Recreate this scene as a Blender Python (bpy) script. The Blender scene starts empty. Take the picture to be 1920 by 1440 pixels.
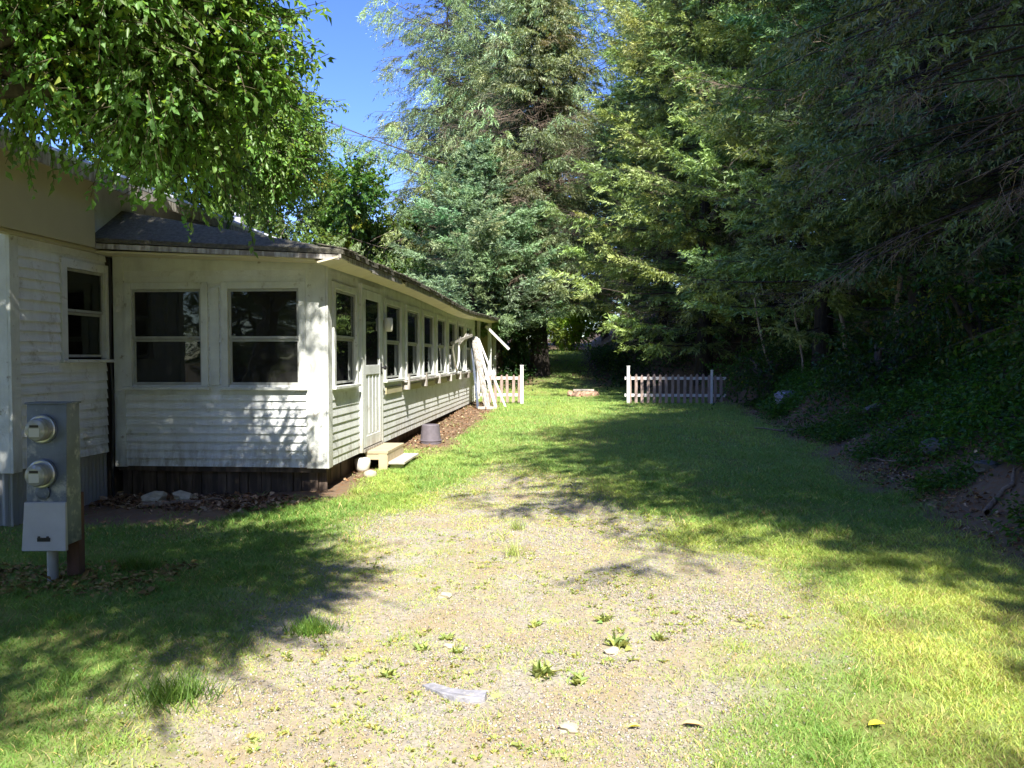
import bpy, math, random
import numpy as np
from mathutils import Vector
R = math.radians
random.seed(7)
S = bpy.context.scene
COL = S.collection

# ------------------------------------------------------------------ camera, light
cam = bpy.data.cameras.new('camera'); cam_o = bpy.data.objects.new('camera', cam); COL.objects.link(cam_o)
cam.sensor_width = 36; cam.lens = 28.26; cam.clip_start = .05; cam.clip_end = 1500
cam_o.location = (0, 0, 1.5); cam_o.rotation_euler = (R(90 - 1.9), 0, R(4.17)); S.camera = cam_o

SUN_EL, SUN_AZ = 49.0, 164.0          # azimuth clockwise from +Y
sv = Vector((math.sin(R(SUN_AZ)) * math.cos(R(SUN_EL)), math.cos(R(SUN_AZ)) * math.cos(R(SUN_EL)), math.sin(R(SUN_EL))))
sun = bpy.data.lights.new('sun', 'SUN'); sun.energy = 4.6; sun.angle = R(.5); sun.color = (1, .955, .87)
sun_o = bpy.data.objects.new('sun', sun); COL.objects.link(sun_o); sun_o.location = sv * 60
sun_o.rotation_euler = (-sv).to_track_quat('-Z', 'Y').to_euler()
W = bpy.data.worlds.new('World'); S.world = W; W.use_nodes = True
nt = W.node_tree; nt.nodes.clear()
sky = nt.nodes.new('ShaderNodeTexSky'); sky.sky_type = 'NISHITA'; sky.sun_disc = False
sky.sun_elevation = R(SUN_EL); sky.sun_rotation = R(SUN_AZ); sky.air_density = 1.0; sky.dust_density = .3; sky.ozone_density = 5.0
bg = nt.nodes.new('ShaderNodeBackground'); bg.inputs[1].default_value = .12
wo = nt.nodes.new('ShaderNodeOutputWorld'); hs = nt.nodes.new('ShaderNodeHueSaturation'); hs.inputs['Hue'].default_value = .522; hs.inputs['Saturation'].default_value = 1.2; hs.inputs['Value'].default_value = 1.0
nt.links.new(sky.outputs[0], hs.inputs['Color']); nt.links.new(hs.outputs[0], bg.inputs[0]); nt.links.new(bg.outputs[0], wo.inputs[0])
S.view_settings.view_transform = 'Standard'; S.view_settings.look = 'None'; S.view_settings.exposure = 1.43; S.view_settings.gamma = 1
S.render.engine = 'CYCLES'
cy = S.cycles
cy.max_bounces = 5; cy.diffuse_bounces = 3; cy.glossy_bounces = 2; cy.transmission_bounces = 3; cy.transparent_max_bounces = 8
cy.caustics_reflective = False; cy.caustics_refractive = False; cy.use_denoising = True
cy.sample_clamp_indirect = 4

# ------------------------------------------------------------------ numpy helpers
def rng(s): return np.random.default_rng(s)
def vnoise(x, y, sc=1.0, seed=0):
    x = np.asarray(x, float) / sc + 1000.3 + seed * 17.13; y = np.asarray(y, float) / sc + 1000.7 + seed * 7.77
    xi = np.floor(x).astype(np.int64); yi = np.floor(y).astype(np.int64); fx = x - xi; fy = y - yi
    fx = fx * fx * (3 - 2 * fx); fy = fy * fy * (3 - 2 * fy)
    def h(a, b):
        n = (a * 374761393 + b * 668265263 + seed * 974711) & 0x7fffffff
        n = ((n ^ (n >> 13)) * 1274126177) & 0x7fffffff
        return ((n ^ (n >> 16)) & 0xffff) / 65535.0
    return (h(xi, yi) * (1 - fx) + h(xi + 1, yi) * fx) * (1 - fy) + (h(xi, yi + 1) * (1 - fx) + h(xi + 1, yi + 1) * fx) * fy
def fbm(x, y, sc, seed=0): return (vnoise(x, y, sc, seed) + .5 * vnoise(x, y, sc / 2.1, seed + 1) + .25 * vnoise(x, y, sc / 4.3, seed + 2)) / 1.75
def sst(a, b, x): t = np.clip((np.asarray(x, float) - a) / (b - a), 0, 1); return t * t * (3 - 2 * t)

YB = [-40, 0, 8, 21, 25, 30, 40, 60, 150]; ZB = [-.3, 0, .03, .29, .34, .85, 1.5, 2.3, 5]
def bank_x(y): return np.interp(y, [-10, 5, 8, 12, 20, 23, 27, 40, 80], [3.5, 3.1, 3.2, 3.5, 4.0, 3.3, 1.7, 1.4, 1.4])
def terrain(x, y):
    x = np.asarray(x, float); y = np.asarray(y, float)
    z = np.interp(y, YB, ZB)
    z = z - .09 * sst(-2.4, -5, x) * (1 - sst(10, 20, y))
    t = x - bank_x(y) + .35 * (vnoise(x, y, 1.1, 3) - .5)
    tp = np.clip(t, 0, None)
    rise = np.where(tp < 1.2, .5 * tp * tp / 1.2 * .9 + .06 * tp, .54 + .06 * 1.2 + (tp - 1.2) * .52)
    rise = np.where(tp > 12, rise[...] * 0 + .612 + 10.8 * .52 + (tp - 12) * .2, rise)
    z = z + rise
    z = z + sst(.1, 1.2, t) * (fbm(x, y, .9, 5) - .5) * .35
    z = z + (fbm(x, y, 2.2, 9) - .5) * .06 + (vnoise(x, y, .35, 12) - .5) * .018
    z = z + np.clip(-x - 14, 0, 60) * .02
    return z
def tz(x, y): return float(terrain(np.array([x]), np.array([y]))[0])

def gravel_mask(x, y):
    xl = np.interp(y, [-20, 7, 9, 11], [-1.75, -1.75, -1.35, -1.0]); xr = np.interp(y, [-20, 0, 2.9, 3.6, 4.7, 6.1, 8, 10, 11.5], [.4, .4, .62, 1.1, 1.4, 1.1, .45, -.3, -1.0])
    n = (fbm(x, y, .8, 21) - .5) * 1.1
    m = np.minimum(sst(-.35, .35, x - xl + n), sst(-.45, .45, xr - x + n)) * sst(12.5, 9.5, y + n * 3)
    return m
def dirt_mask(x, y):
    n = (fbm(x, y, .7, 31) - .5) * .9
    strip = sst(.25, -.15, x + 1.85 + n * .8) * sst(10.5, 12.5, y + n) * sst(23, 21, y)
    front = sst(.3, -.2, x + 3.1 + n) * sst(6.4, 7.5, y + n * 1.5) * sst(14, 11, y)
    near = sst(.15, -.1, x + 2.4 + n * .4) * sst(7.6, 8.4, y) * sst(13, 12, y)
    t = x - bank_x(y)
    bank = sst(-.25, .35, t + n * .7)
    deep = sst(25.5, 27.5, y + n * 2) * (1 - sst(1.3, .3, np.abs(x + .3)) * .8)
    return np.clip(np.maximum.reduce([strip, front, near, bank, deep]), 0, 1)

def mesh_arr(name, V, F, colors=None, smooth=False, mats=None):
    """V (n,3); F (m,k) with one k, or a list of such arrays"""
    Fs = F if isinstance(F, list) else [F]
    me = bpy.data.meshes.new(name)
    tot = sum(len(f) for f in Fs); loops = np.concatenate([f.ravel() for f in Fs]).astype(np.int32)
    cnt = np.concatenate([np.full(len(f), f.shape[1], np.int32) for f in Fs])
    st = np.concatenate([[0], np.cumsum(cnt)[:-1]]).astype(np.int32)
    me.vertices.add(len(V)); me.vertices.foreach_set('co', np.ascontiguousarray(V, np.float32).ravel())
    me.loops.add(len(loops)); me.loops.foreach_set('vertex_index', loops)
    me.polygons.add(tot); me.polygons.foreach_set('loop_start', st)
    if smooth: me.polygons.foreach_set('use_smooth', np.ones(tot, bool))
    me.update(calc_edges=True)
    if colors is not None:
        a = me.color_attributes.new('tint', 'FLOAT_COLOR', 'POINT')
        c = np.ones((len(V), 4), np.float32); c[:, :3] = colors
        a.data.foreach_set('color', c.ravel())
    return me
def link(name, me, m=None, parent=None, **kw):
    o = bpy.data.objects.new(name, me); COL.objects.link(o)
    if m is not None and me is not None and len(me.materials) == 0: me.materials.append(m)
    if parent is not None: o.parent = parent
    for k, v in kw.items(): o[k] = v
    return o
def thing(name, label, cat, loc=(0, 0, 0), rz=0, group=None):
    o = bpy.data.objects.new(name, None); COL.objects.link(o); o.location = loc; o.rotation_euler = (0, 0, rz)
    o['label'] = label; o['category'] = cat
    if group: o['group'] = group
    return o
def tag(o, label, cat, group=None):
    o['label'] = label; o['category'] = cat
    if group: o['group'] = group
    return o

def norm(v): return v / (np.linalg.norm(v, axis=-1, keepdims=True) + 1e-9)
def tubes(P0, P1, r0, r1, k=4):
    """separate tapered prisms for n segments"""
    P0 = np.asarray(P0, float); P1 = np.asarray(P1, float); n = len(P0)
    r0 = np.broadcast_to(r0, (n,)); r1 = np.broadcast_to(r1, (n,))
    d = norm(P1 - P0); ref = np.where(np.abs(d[:, 2:3]) > .9, [[1., 0, 0]], [[0, 0, 1.]]); a = norm(np.cross(d, ref)); b = np.cross(d, a)
    th = np.arange(k) * 2 * np.pi / k; c = np.cos(th)[None, :, None]; s = np.sin(th)[None, :, None]
    ring = a[:, None] * c + b[:, None] * s
    V = np.concatenate([P0[:, None] + ring * r0[:, None, None], P1[:, None] + ring * r1[:, None, None]], 1).reshape(-1, 3)
    base = np.arange(n)[:, None] * 2 * k; i = np.arange(k)[None]; j = (i + 1) % k
    F = np.stack([base + i, base + j, base + j + k, base + i + k], -1).reshape(-1, 4)
    return V, F
def polytube(pts, rad, k=8, wob=0, r=None, cap=True):
    """one smooth tube through points"""
    pts = np.asarray(pts, float); n = len(pts); V = []
    th = np.arange(k) * 2 * np.pi / k
    for i in range(n):
        d = pts[min(i + 1, n - 1)] - pts[max(i - 1, 0)]; d = d / (np.linalg.norm(d) + 1e-9)
        ref = np.array([1., 0, 0]) if abs(d[0]) < .8 else np.array([0, 1., 0])
        a = np.cross(d, ref); a /= np.linalg.norm(a); b = np.cross(d, a)
        w = 1 + (wob * (r.random(k) - .5) if r is not None else 0)
        V.append(pts[i] + (a[None] * (np.cos(th) * w)[:, None] + b[None] * (np.sin(th) * w)[:, None]) * rad[i])
    V = np.concatenate(V); F = []
    for i in range(n - 1):
        for q in range(k): F.append((i * k + q, i * k + (q + 1) % k, (i + 1) * k + (q + 1) % k, (i + 1) * k + q))
    return V, np.array(F)
def join(parts):
    """[(V,F,color)] -> V,[F..],C"""
    Vs, Fd, Cs, off = [], {}, [], 0
    for V, F, c in parts:
        Vs.append(V); Cs.append(np.broadcast_to(np.asarray(c, float), (len(V), 3)))
        Fd.setdefault(F.shape[1], []).append(F + off); off += len(V)
    return np.concatenate(Vs), [np.concatenate(f) for f in Fd.values()], np.concatenate(Cs)

class MB:
    def __init__(s): s.v = []; s.f = []
    def face(s, pts):
        o = len(s.v); s.v += [tuple(p) for p in pts]; s.f.append(tuple(range(o, o + len(pts))))
    def hexa(s, p):          # 8 corner points: bottom 4 (ccw), top 4
        o = len(s.v); s.v += [tuple(q) for q in p]
        for f in ((3, 2, 1, 0), (4, 5, 6, 7), (0, 1, 5, 4), (1, 2, 6, 5), (2, 3, 7, 6), (3, 0, 4, 7)): s.f.append(tuple(o + i for i in f))
    def box(s, x0, x1, y0, y1, z0, z1):
        s.hexa([(x0, y0, z0), (x1, y0, z0), (x1, y1, z0), (x0, y1, z0), (x0, y0, z1), (x1, y0, z1), (x1, y1, z1), (x0, y1, z1)])
    def bar(s, a, b, w, t, up=(0, 0, 1)):   # board from a to b, width w (along up-ish), thickness t
        a = Vector(a); b = Vector(b); d = (b - a).normalized(); side = d.cross(Vector(up)).normalized(); u = side.cross(d)
        q = [a - side * t / 2 - u * w / 2, a + side * t / 2 - u * w / 2, a + side * t / 2 + u * w / 2, a - side * t / 2 + u * w / 2]
        e = b - a; s.hexa(q + [p + e for p in q])
    def lathe(s, c, prof, axis='Z', n=24):
        o = len(s.v); c = Vector(c)
        for (r, h) in prof:
            for i in range(n):
                t = 2 * math.pi * i / n; x, y = r * math.cos(t), r * math.sin(t)
                p = {'Z': (x, y, h), 'Y': (x, -h, y), 'X': (h, x, y)}[axis]; s.v.append(tuple(c + Vector(p)))
        for k in range(len(prof) - 1):
            for i in range(n): s.f.append((o + k * n + i, o + k * n + (i + 1) % n, o + (k + 1) * n + (i + 1) % n, o + (k + 1) * n + i))
        s.f.append(tuple(o + i for i in range(n))[::-1]); s.f.append(tuple(o + (len(prof) - 1) * n + i for i in range(n)))
    def build(s, name, m, parent=None, bevel=0, smooth=False, **kw):
        me = bpy.data.meshes.new(name); me.from_pydata(s.v, [], s.f); me.update()
        if smooth:
            me.polygons.foreach_set('use_smooth', np.ones(len(me.polygons), bool))
        import bmesh
        bm = bmesh.new(); bm.from_mesh(me); bmesh.ops.recalc_face_normals(bm, faces=bm.faces); bm.to_mesh(me); bm.free()
        o = link(name, me, m, parent, **kw)
        if bevel:
            b = o.modifiers.new('bevel', 'BEVEL'); b.width = bevel; b.segments = 2; b.limit_method = 'ANGLE'
        return o

# ------------------------------------------------------------------ materials
def mat(name, color=(.5, .5, .5), rough=.6, metal=0, noise=0, nscale=6, bump=0, bscale=40, color2=None, thr=.5, width=.15, spec=.4):
    m = bpy.data.materials.new(name); m.use_nodes = True; n = m.node_tree.nodes; l = m.node_tree.links
    p = n['Principled BSDF']; p.inputs['Roughness'].default_value = rough; p.inputs['Metallic'].default_value = metal
    p.inputs['Specular IOR Level'].default_value = spec
    tc = n.new('ShaderNodeTexCoord')
    src = None
    rgb = n.new('ShaderNodeRGB'); rgb.outputs[0].default_value = (*color, 1); src = rgb.outputs[0]
    if noise:
        no = n.new('ShaderNodeTexNoise'); no.inputs['Scale'].default_value = nscale; no.inputs['Detail'].default_value = 6
        l.new(tc.outputs['Object'], no.inputs['Vector'])
        mr = n.new('ShaderNodeMapRange'); mr.inputs[3].default_value = 1 - noise; mr.inputs[4].default_value = 1 + noise * .7
        mr.inputs[1].default_value = .3; mr.inputs[2].default_value = .7
        l.new(no.outputs[0], mr.inputs[0])
        vm = n.new('ShaderNodeVectorMath'); vm.operation = 'SCALE'; l.new(src, vm.inputs[0]); l.new(mr.outputs[0], vm.inputs['Scale']); src = vm.outputs[0]
    if color2:
        n2 = n.new('ShaderNodeTexNoise'); n2.inputs['Scale'].default_value = nscale * 1.7; n2.inputs['Detail'].default_value = 9; n2.inputs['Roughness'].default_value = .7
        l.new(tc.outputs['Object'], n2.inputs['Vector'])
        m2 = n.new('ShaderNodeMapRange'); m2.inputs[1].default_value = thr; m2.inputs[2].default_value = thr + width; l.new(n2.outputs[0], m2.inputs[0])
        mx = n.new('ShaderNodeMix'); mx.data_type = 'RGBA'; l.new(m2.outputs[0], mx.inputs[0]); l.new(src, mx.inputs[6]); mx.inputs[7].default_value = (*color2, 1); src = mx.outputs[2]
    l.new(src, p.inputs['Base Color'])
    if bump:
        nb = n.new('ShaderNodeTexNoise'); nb.inputs['Scale'].default_value = bscale; nb.inputs['Detail'].default_value = 5; l.new(tc.outputs['Object'], nb.inputs['Vector'])
        bp = n.new('ShaderNodeBump'); bp.inputs['Strength'].default_value = bump; bp.inputs['Distance'].default_value = .02; l.new(nb.outputs[0], bp.inputs['Height']); l.new(bp.outputs[0], p.inputs['Normal'])
    return m
def stretched(name, color, color2, scale, rough=.7, thr=.45, width=.25, bump=.2, metal=0):
    """weathered material whose streaks follow one axis"""
    m = mat(name, color, rough, metal); n = m.node_tree.nodes; l = m.node_tree.links; p = n['Principled BSDF']
    tc = n['Texture Coordinate']; mp = n.new('ShaderNodeMapping'); mp.inputs['Scale'].default_value = scale; l.new(tc.outputs['Object'], mp.inputs[0])
    no = n.new('ShaderNodeTexNoise'); no.inputs['Scale'].default_value = 1; no.inputs['Detail'].default_value = 8; no.inputs['Roughness'].default_value = .65; l.new(mp.outputs[0], no.inputs[0])
    mr = n.new('ShaderNodeMapRange'); mr.inputs[1].default_value = thr; mr.inputs[2].default_value = thr + width; l.new(no.outputs[0], mr.inputs[0])
    mx = n.new('ShaderNodeMix'); mx.data_type = 'RGBA'; l.new(mr.outputs[0], mx.inputs[0]); mx.inputs[6].default_value = (*color, 1); mx.inputs[7].default_value = (*color2, 1)
    l.new(mx.outputs[2], p.inputs['Base Color'])
    bp = n.new('ShaderNodeBump'); bp.inputs['Strength'].default_value = bump; bp.inputs['Distance'].default_value = .01; l.new(no.outputs[0], bp.inputs['Height']); l.new(bp.outputs[0], p.inputs['Normal'])
    return m
def leafmat(name, trans=.35, rough=.45, spec=.35):
    m = bpy.data.materials.new(name); m.use_nodes = True; n = m.node_tree.nodes; l = m.node_tree.links
    p = n['Principled BSDF']; p.inputs['Roughness'].default_value = rough; p.inputs['Specular IOR Level'].default_value = spec
    at = n.new('ShaderNodeVertexColor'); at.layer_name = 'tint'
    oi = n.new('ShaderNodeObjectInfo'); mr = n.new('ShaderNodeMapRange'); mr.inputs[3].default_value = .82; mr.inputs[4].default_value = 1.15; l.new(oi.outputs['Random'], mr.inputs[0])
    vm = n.new('ShaderNodeVectorMath'); vm.operation = 'SCALE'; l.new(at.outputs[0], vm.inputs[0]); l.new(mr.outputs[0], vm.inputs['Scale'])
    l.new(vm.outputs[0], p.inputs['Base Color'])
    tr = n.new('ShaderNodeBsdfTranslucent')
    v2 = n.new('ShaderNodeVectorMath'); v2.operation = 'MULTIPLY'; l.new(vm.outputs[0], v2.inputs[0]); v2.inputs[1].default_value = (1.35, 1.25, .5); l.new(v2.outputs[0], tr.inputs[0])
    mx = n.new('ShaderNodeMixShader'); mx.inputs[0].default_value = trans; l.new(p.outputs[0], mx.inputs[1]); l.new(tr.outputs[0], mx.inputs[2]); l.new(mx.outputs[0], n['Material Output'].inputs[0])
    return m
def tintmat(name, rough=.8, bump=.5, bscale=30, stretch=(1, 1, .3)):
    m = bpy.data.materials.new(name); m.use_nodes = True; n = m.node_tree.nodes; l = m.node_tree.links
    p = n['Principled BSDF']; p.inputs['Roughness'].default_value = rough; p.inputs['Specular IOR Level'].default_value = .2
    at = n.new('ShaderNodeVertexColor'); at.layer_name = 'tint'; tc = n.new('ShaderNodeTexCoord'); mp = n.new('ShaderNodeMapping'); mp.inputs['Scale'].default_value = stretch
    l.new(tc.outputs['Object'], mp.inputs[0]); no = n.new('ShaderNodeTexNoise'); no.inputs['Scale'].default_value = bscale; no.inputs['Detail'].default_value = 5; l.new(mp.outputs[0], no.inputs[0])
    mr = n.new('ShaderNodeMapRange'); mr.inputs[1].default_value = .3; mr.inputs[2].default_value = .7; mr.inputs[3].default_value = .55; mr.inputs[4].default_value = 1.35; l.new(no.outputs[0], mr.inputs[0])
    vm = n.new('ShaderNodeVectorMath'); vm.operation = 'SCALE'; l.new(at.outputs[0], vm.inputs[0]); l.new(mr.outputs[0], vm.inputs['Scale']); l.new(vm.outputs[0], p.inputs['Base Color'])
    bp = n.new('ShaderNodeBump'); bp.inputs['Strength'].default_value = bump; bp.inputs['Distance'].default_value = .03; l.new(no.outputs[0], bp.inputs['Height']); l.new(bp.outputs[0], p.inputs['Normal'])
    return m
def glassmat(name, tint, veil=0):
    m = bpy.data.materials.new(name); m.use_nodes = True; n = m.node_tree.nodes; l = m.node_tree.links
    n.remove(n['Principled BSDF']); t = n.new('ShaderNodeBsdfTransparent'); t.inputs[0].default_value = (*tint, 1)
    g = n.new('ShaderNodeBsdfGlossy'); g.inputs['Roughness'].default_value = .015; g.inputs[0].default_value = (.9, .95, .95, 1)
    no = n.new('ShaderNodeTexNoise'); no.inputs['Scale'].default_value = 2.2; tc = n.new('ShaderNodeTexCoord'); l.new(tc.outputs['Object'], no.inputs[0])
    bp = n.new('ShaderNodeBump'); bp.inputs['Strength'].default_value = .06; bp.inputs['Distance'].default_value = .05; l.new(no.outputs[0], bp.inputs['Height']); l.new(bp.outputs[0], g.inputs['Normal'])
    fr = n.new('ShaderNodeFresnel'); fr.inputs[0].default_value = 1.5
    src = t.outputs[0]
    if veil:    # fine insect mesh in front of the glass
        df = n.new('ShaderNodeBsdfDiffuse'); df.inputs[0].default_value = (.05, .052, .05, 1); ms = n.new('ShaderNodeMixShader'); ms.inputs[0].default_value = veil
        l.new(t.outputs[0], ms.inputs[1]); l.new(df.outputs[0], ms.inputs[2]); src = ms.outputs[0]
    mx = n.new('ShaderNodeMixShader'); l.new(fr.outputs[0], mx.inputs[0]); l.new(src, mx.inputs[1]); l.new(g.outputs[0], mx.inputs[2]); l.new(mx.outputs[0], n['Material Output'].inputs[0])
    return m

M = dict(
    siding=mat('siding_paint', (.76, .78, .77), .55, noise=.12, nscale=3, bump=.2, bscale=60, color2=(.42, .41, .34), thr=.56, width=.14),
    trim=mat('trim_paint', (.68, .70, .66), .5, noise=.14, nscale=5, bump=.2, bscale=50, color2=(.33, .30, .24), thr=.6, width=.08),
    cream=mat('cream_panel', (.50, .45, .28), .6, noise=.10, nscale=2, color2=(.36, .32, .24), thr=.64, width=.1),
    soffit=mat('soffit_paint', (.70, .64, .46), .6, noise=.12, nscale=3, color2=(.35, .28, .18), thr=.62, width=.08),
    shingle=mat('roof_shingle', (.13, .122, .092), .9, noise=.4, nscale=30, bump=.7, bscale=60, color2=(.15, .16, .09), thr=.62, width=.1),
    metalroof=mat('metal_roof', (.62, .64, .68), .35, .4, noise=.06, nscale=3),
    galv=mat('galvanised', (.14, .17, .24), .45, .3, noise=.3, nscale=5, color2=(.34, .36, .40), thr=.52, width=.12),
    galvlid=mat('galvanised_lid', (.46, .47, .54), .45, .2, noise=.10, nscale=7),
    skirtmetal=stretched('corrugated_metal', (.40, .41, .41), (.22, .17, .13), (1.2, 1.2, .8), .55, .5, .3, .1, .3),
    skirtwood=stretched('skirt_boards', (.075, .055, .045), (.22, .16, .12), (9, 9, 1.2), .9, .45, .25, .5),
    dark=mat('dark_interior', (.045, .04, .035), .9, noise=.3),
    inwall=mat('interior_panelling', (.10, .075, .055), .8, noise=.4, nscale=2),
    white_old=stretched('peeling_white', (.52, .50, .46), (.24, .21, .18), (22, 22, 3), .7, .42, .15, .4),
    woodnew=stretched('weathered_board', (.50, .42, .27), (.34, .28, .18), (3, 14, 14), .75, .45, .3, .3),
    plank=stretched('pale_plank', (.55, .50, .42), (.36, .31, .25), (14, 3, 14), .75, .45, .3, .3),
    picket=stretched('picket_wood', (.40, .30, .26), (.22, .17, .14), (18, 18, 5), .85, .45, .25, .4),
    railwhite=mat('rail_paint', (.76, .74, .72), .6, noise=.1, nscale=8),
    sash=mat('sash_paint', (.40, .41, .38), .55, noise=.2, nscale=8, color2=(.24, .21, .17), thr=.58, width=.1),
    black=mat('black_paint', (.02, .02, .022), .45),
    pipe=mat('grey_pipe', (.42, .44, .46), .45, .2, noise=.1, nscale=10),
    post=stretched('treated_post', (.16, .085, .06), (.09, .06, .045), (14, 14, 2), .9, .45, .3, .4),
    meterglass=mat('meter_dome', (.36, .37, .36), .12, .0, noise=.15, nscale=25, spec=.9),
    meterring=mat('meter_ring', (.5, .52, .56), .3, .8),
    meterface=mat('meter_face', (.62, .62, .60), .5),
    bucket=mat('bucket_plastic', (.15, .13, .15), .6, noise=.2, nscale=14, bump=.2),
    enamel=mat('white_enamel', (.78, .76, .68), .3, noise=.08, nscale=15),
    lampglass=mat('lamp_glass', (.70, .68, .60), .3),
    rock=mat('rock', (.15, .14, .125), .9, noise=.35, nscale=9, bump=.7, bscale=25, color2=(.07, .08, .05), thr=.5, width=.15),
    slab=mat('slate_slab', (.30, .295, .33), .8, noise=.35, nscale=9, bump=.6, bscale=30, color2=(.42, .38, .31), thr=.55, width=.1),
    palestone=mat('pale_stone', (.46, .41, .30), .8, noise=.2, nscale=20, bump=.3),
    brick=mat('fire_ring_stone', (.42, .25, .17), .9, noise=.35, nscale=12, bump=.5, color2=(.50, .38, .26), thr=.5),
    green_panel=mat('green_panel', (.22, .40, .10), .9, noise=.25, nscale=12),  # plain green for the added panels behind the porch panes
    curtain=mat('grey_curtain', (.42, .40, .37), .9, noise=.3, nscale=5),
    leaf=leafmat('broad_leaves', .5, .42, .5), needle=leafmat('needles', .25, .5, .5), grass=leafmat('grass_blades', .30, .5, .3),
    bark=tintmat('bark'), litter=tintmat('leaf_litter', .85, .2, 20, (1, 1, 1)), gravelstone=tintmat('gravel_stone', .85, .3, 90, (1, 1, 1)),
    glass=glassmat('window_glass', (.62, .66, .64)), screen=glassmat('screened_glass', (.30, .31, .31), .35),
    yellowleaf=mat('fallen_yellow_leaf', (.75, .66, .05), .5), tanleaf=mat('fallen_tan_leaf', (.60, .38, .18), .6),
)

def ground_material():
    m = bpy.data.materials.new('ground_soil'); m.use_nodes = True; n = m.node_tree.nodes; l = m.node_tree.links; p = n['Principled BSDF']
    p.inputs['Roughness'].default_value = .95; p.inputs['Specular IOR Level'].default_value = .15
    tc = n.new('ShaderNodeTexCoord'); at = n.new('ShaderNodeVertexColor'); at.layer_name = 'tint'
    sp = n.new('ShaderNodeSeparateColor'); l.new(at.outputs[0], sp.inputs[0])
    def noise(sc, det=5, ro=.6):
        a = n.new('ShaderNodeTexNoise'); a.inputs['Scale'].default_value = sc; a.inputs['Detail'].default_value = det; a.inputs['Roughness'].default_value = ro; l.new(tc.outputs['Object'], a.inputs[0]); return a.outputs[0]
    def rng_(s, a, b, c=0, d=1):
        r = n.new('ShaderNodeMapRange'); r.inputs[1].default_value = a; r.inputs[2].default_value = b; r.inputs[3].default_value = c; r.inputs[4].default_value = d; l.new(s, r.inputs[0]); return r.outputs[0]
    def mixc(f, a, b):
        x = n.new('ShaderNodeMix'); x.data_type = 'RGBA'
        (l.new(f, x.inputs[0]) if not isinstance(f, float) else setattr(x.inputs[0], 'default_value', f))
        for k, v in ((6, a), (7, b)):
            if isinstance(v, tuple): x.inputs[k].default_value = (*v, 1)
            else: l.new(v, x.inputs[k])
        return x.outputs[2]
    vo = n.new('ShaderNodeTexVoronoi'); vo.inputs['Scale'].default_value = 75; l.new(tc.outputs['Object'], vo.inputs[0])
    vs = n.new('ShaderNodeSeparateColor'); l.new(vo.outputs['Color'], vs.inputs[0])
    grav = mixc(vs.outputs[0], (.25, .225, .19), (.39, .355, .30))
    grav = mixc(rng_(noise(2.2), .40, .62), grav, mixc(noise(90, 2), (.26, .20, .13), (.36, .30, .20)))
    grav = mixc(rng_(noise(7, 8, .7), .56, .66), grav, (.36, .39, .14))
    lawn = mixc(noise(30, 6), (.10, .15, .035), (.28, .34, .10))
    lawn = mixc(rng_(noise(1.6), .45, .62), lawn, (.22, .20, .07))
    dirt = mixc(noise(9, 8, .7), (.09, .065, .045), (.27, .19, .125))
    dirt = mixc(rng_(noise(26, 6), .5, .6), dirt, (.20, .11, .055))
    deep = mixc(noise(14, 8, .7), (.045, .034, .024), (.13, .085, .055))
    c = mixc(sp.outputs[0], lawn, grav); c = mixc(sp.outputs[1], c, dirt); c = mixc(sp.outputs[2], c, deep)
    l.new(c, p.inputs['Base Color'])
    bp = n.new('ShaderNodeBump'); bp.inputs['Strength'].default_value = .5; bp.inputs['Distance'].default_value = .008
    l.new(noise(55, 6, .7), bp.inputs['Height']); l.new(bp.outputs[0], p.inputs['Normal'])
    return m
M['ground'] = ground_material()
def splash(m):
    """mud thrown up by rain on the lowest boards, and thin run-off streaks"""
    n = m.node_tree.nodes; l = m.node_tree.links; p = n['Principled BSDF']; tc = n['Texture Coordinate']; src = p.inputs['Base Color'].links[0].from_socket
    sx = n.new('ShaderNodeSeparateXYZ'); l.new(tc.outputs['Object'], sx.inputs[0])
    mr = n.new('ShaderNodeMapRange'); mr.inputs[1].default_value = .62; mr.inputs[2].default_value = .30; l.new(sx.outputs['Z'], mr.inputs[0])
    mp = n.new('ShaderNodeMapping'); mp.inputs['Scale'].default_value = (9, 9, 1.6); l.new(tc.outputs['Object'], mp.inputs[0])
    no = n.new('ShaderNodeTexNoise'); no.inputs['Scale'].default_value = 1.4; no.inputs['Detail'].default_value = 8; no.inputs['Roughness'].default_value = .7; l.new(mp.outputs[0], no.inputs[0])
    r2 = n.new('ShaderNodeMapRange'); r2.inputs[1].default_value = .42; r2.inputs[2].default_value = .66; l.new(no.outputs[0], r2.inputs[0])
    a = n.new('ShaderNodeMath'); a.operation = 'MULTIPLY_ADD'; l.new(mr.outputs[0], a.inputs[0]); a.inputs[1].default_value = .75; a.inputs[2].default_value = .14
    b = n.new('ShaderNodeMath'); b.operation = 'MULTIPLY'; l.new(a.outputs[0], b.inputs[0]); l.new(r2.outputs[0], b.inputs[1])
    mx = n.new('ShaderNodeMix'); mx.data_type = 'RGBA'; l.new(b.outputs[0], mx.inputs[0]); l.new(src, mx.inputs[6]); mx.inputs[7].default_value = (.27, .22, .15, 1); l.new(mx.outputs[2], p.inputs['Base Color'])
splash(M['siding']); splash(M['trim'])

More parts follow.
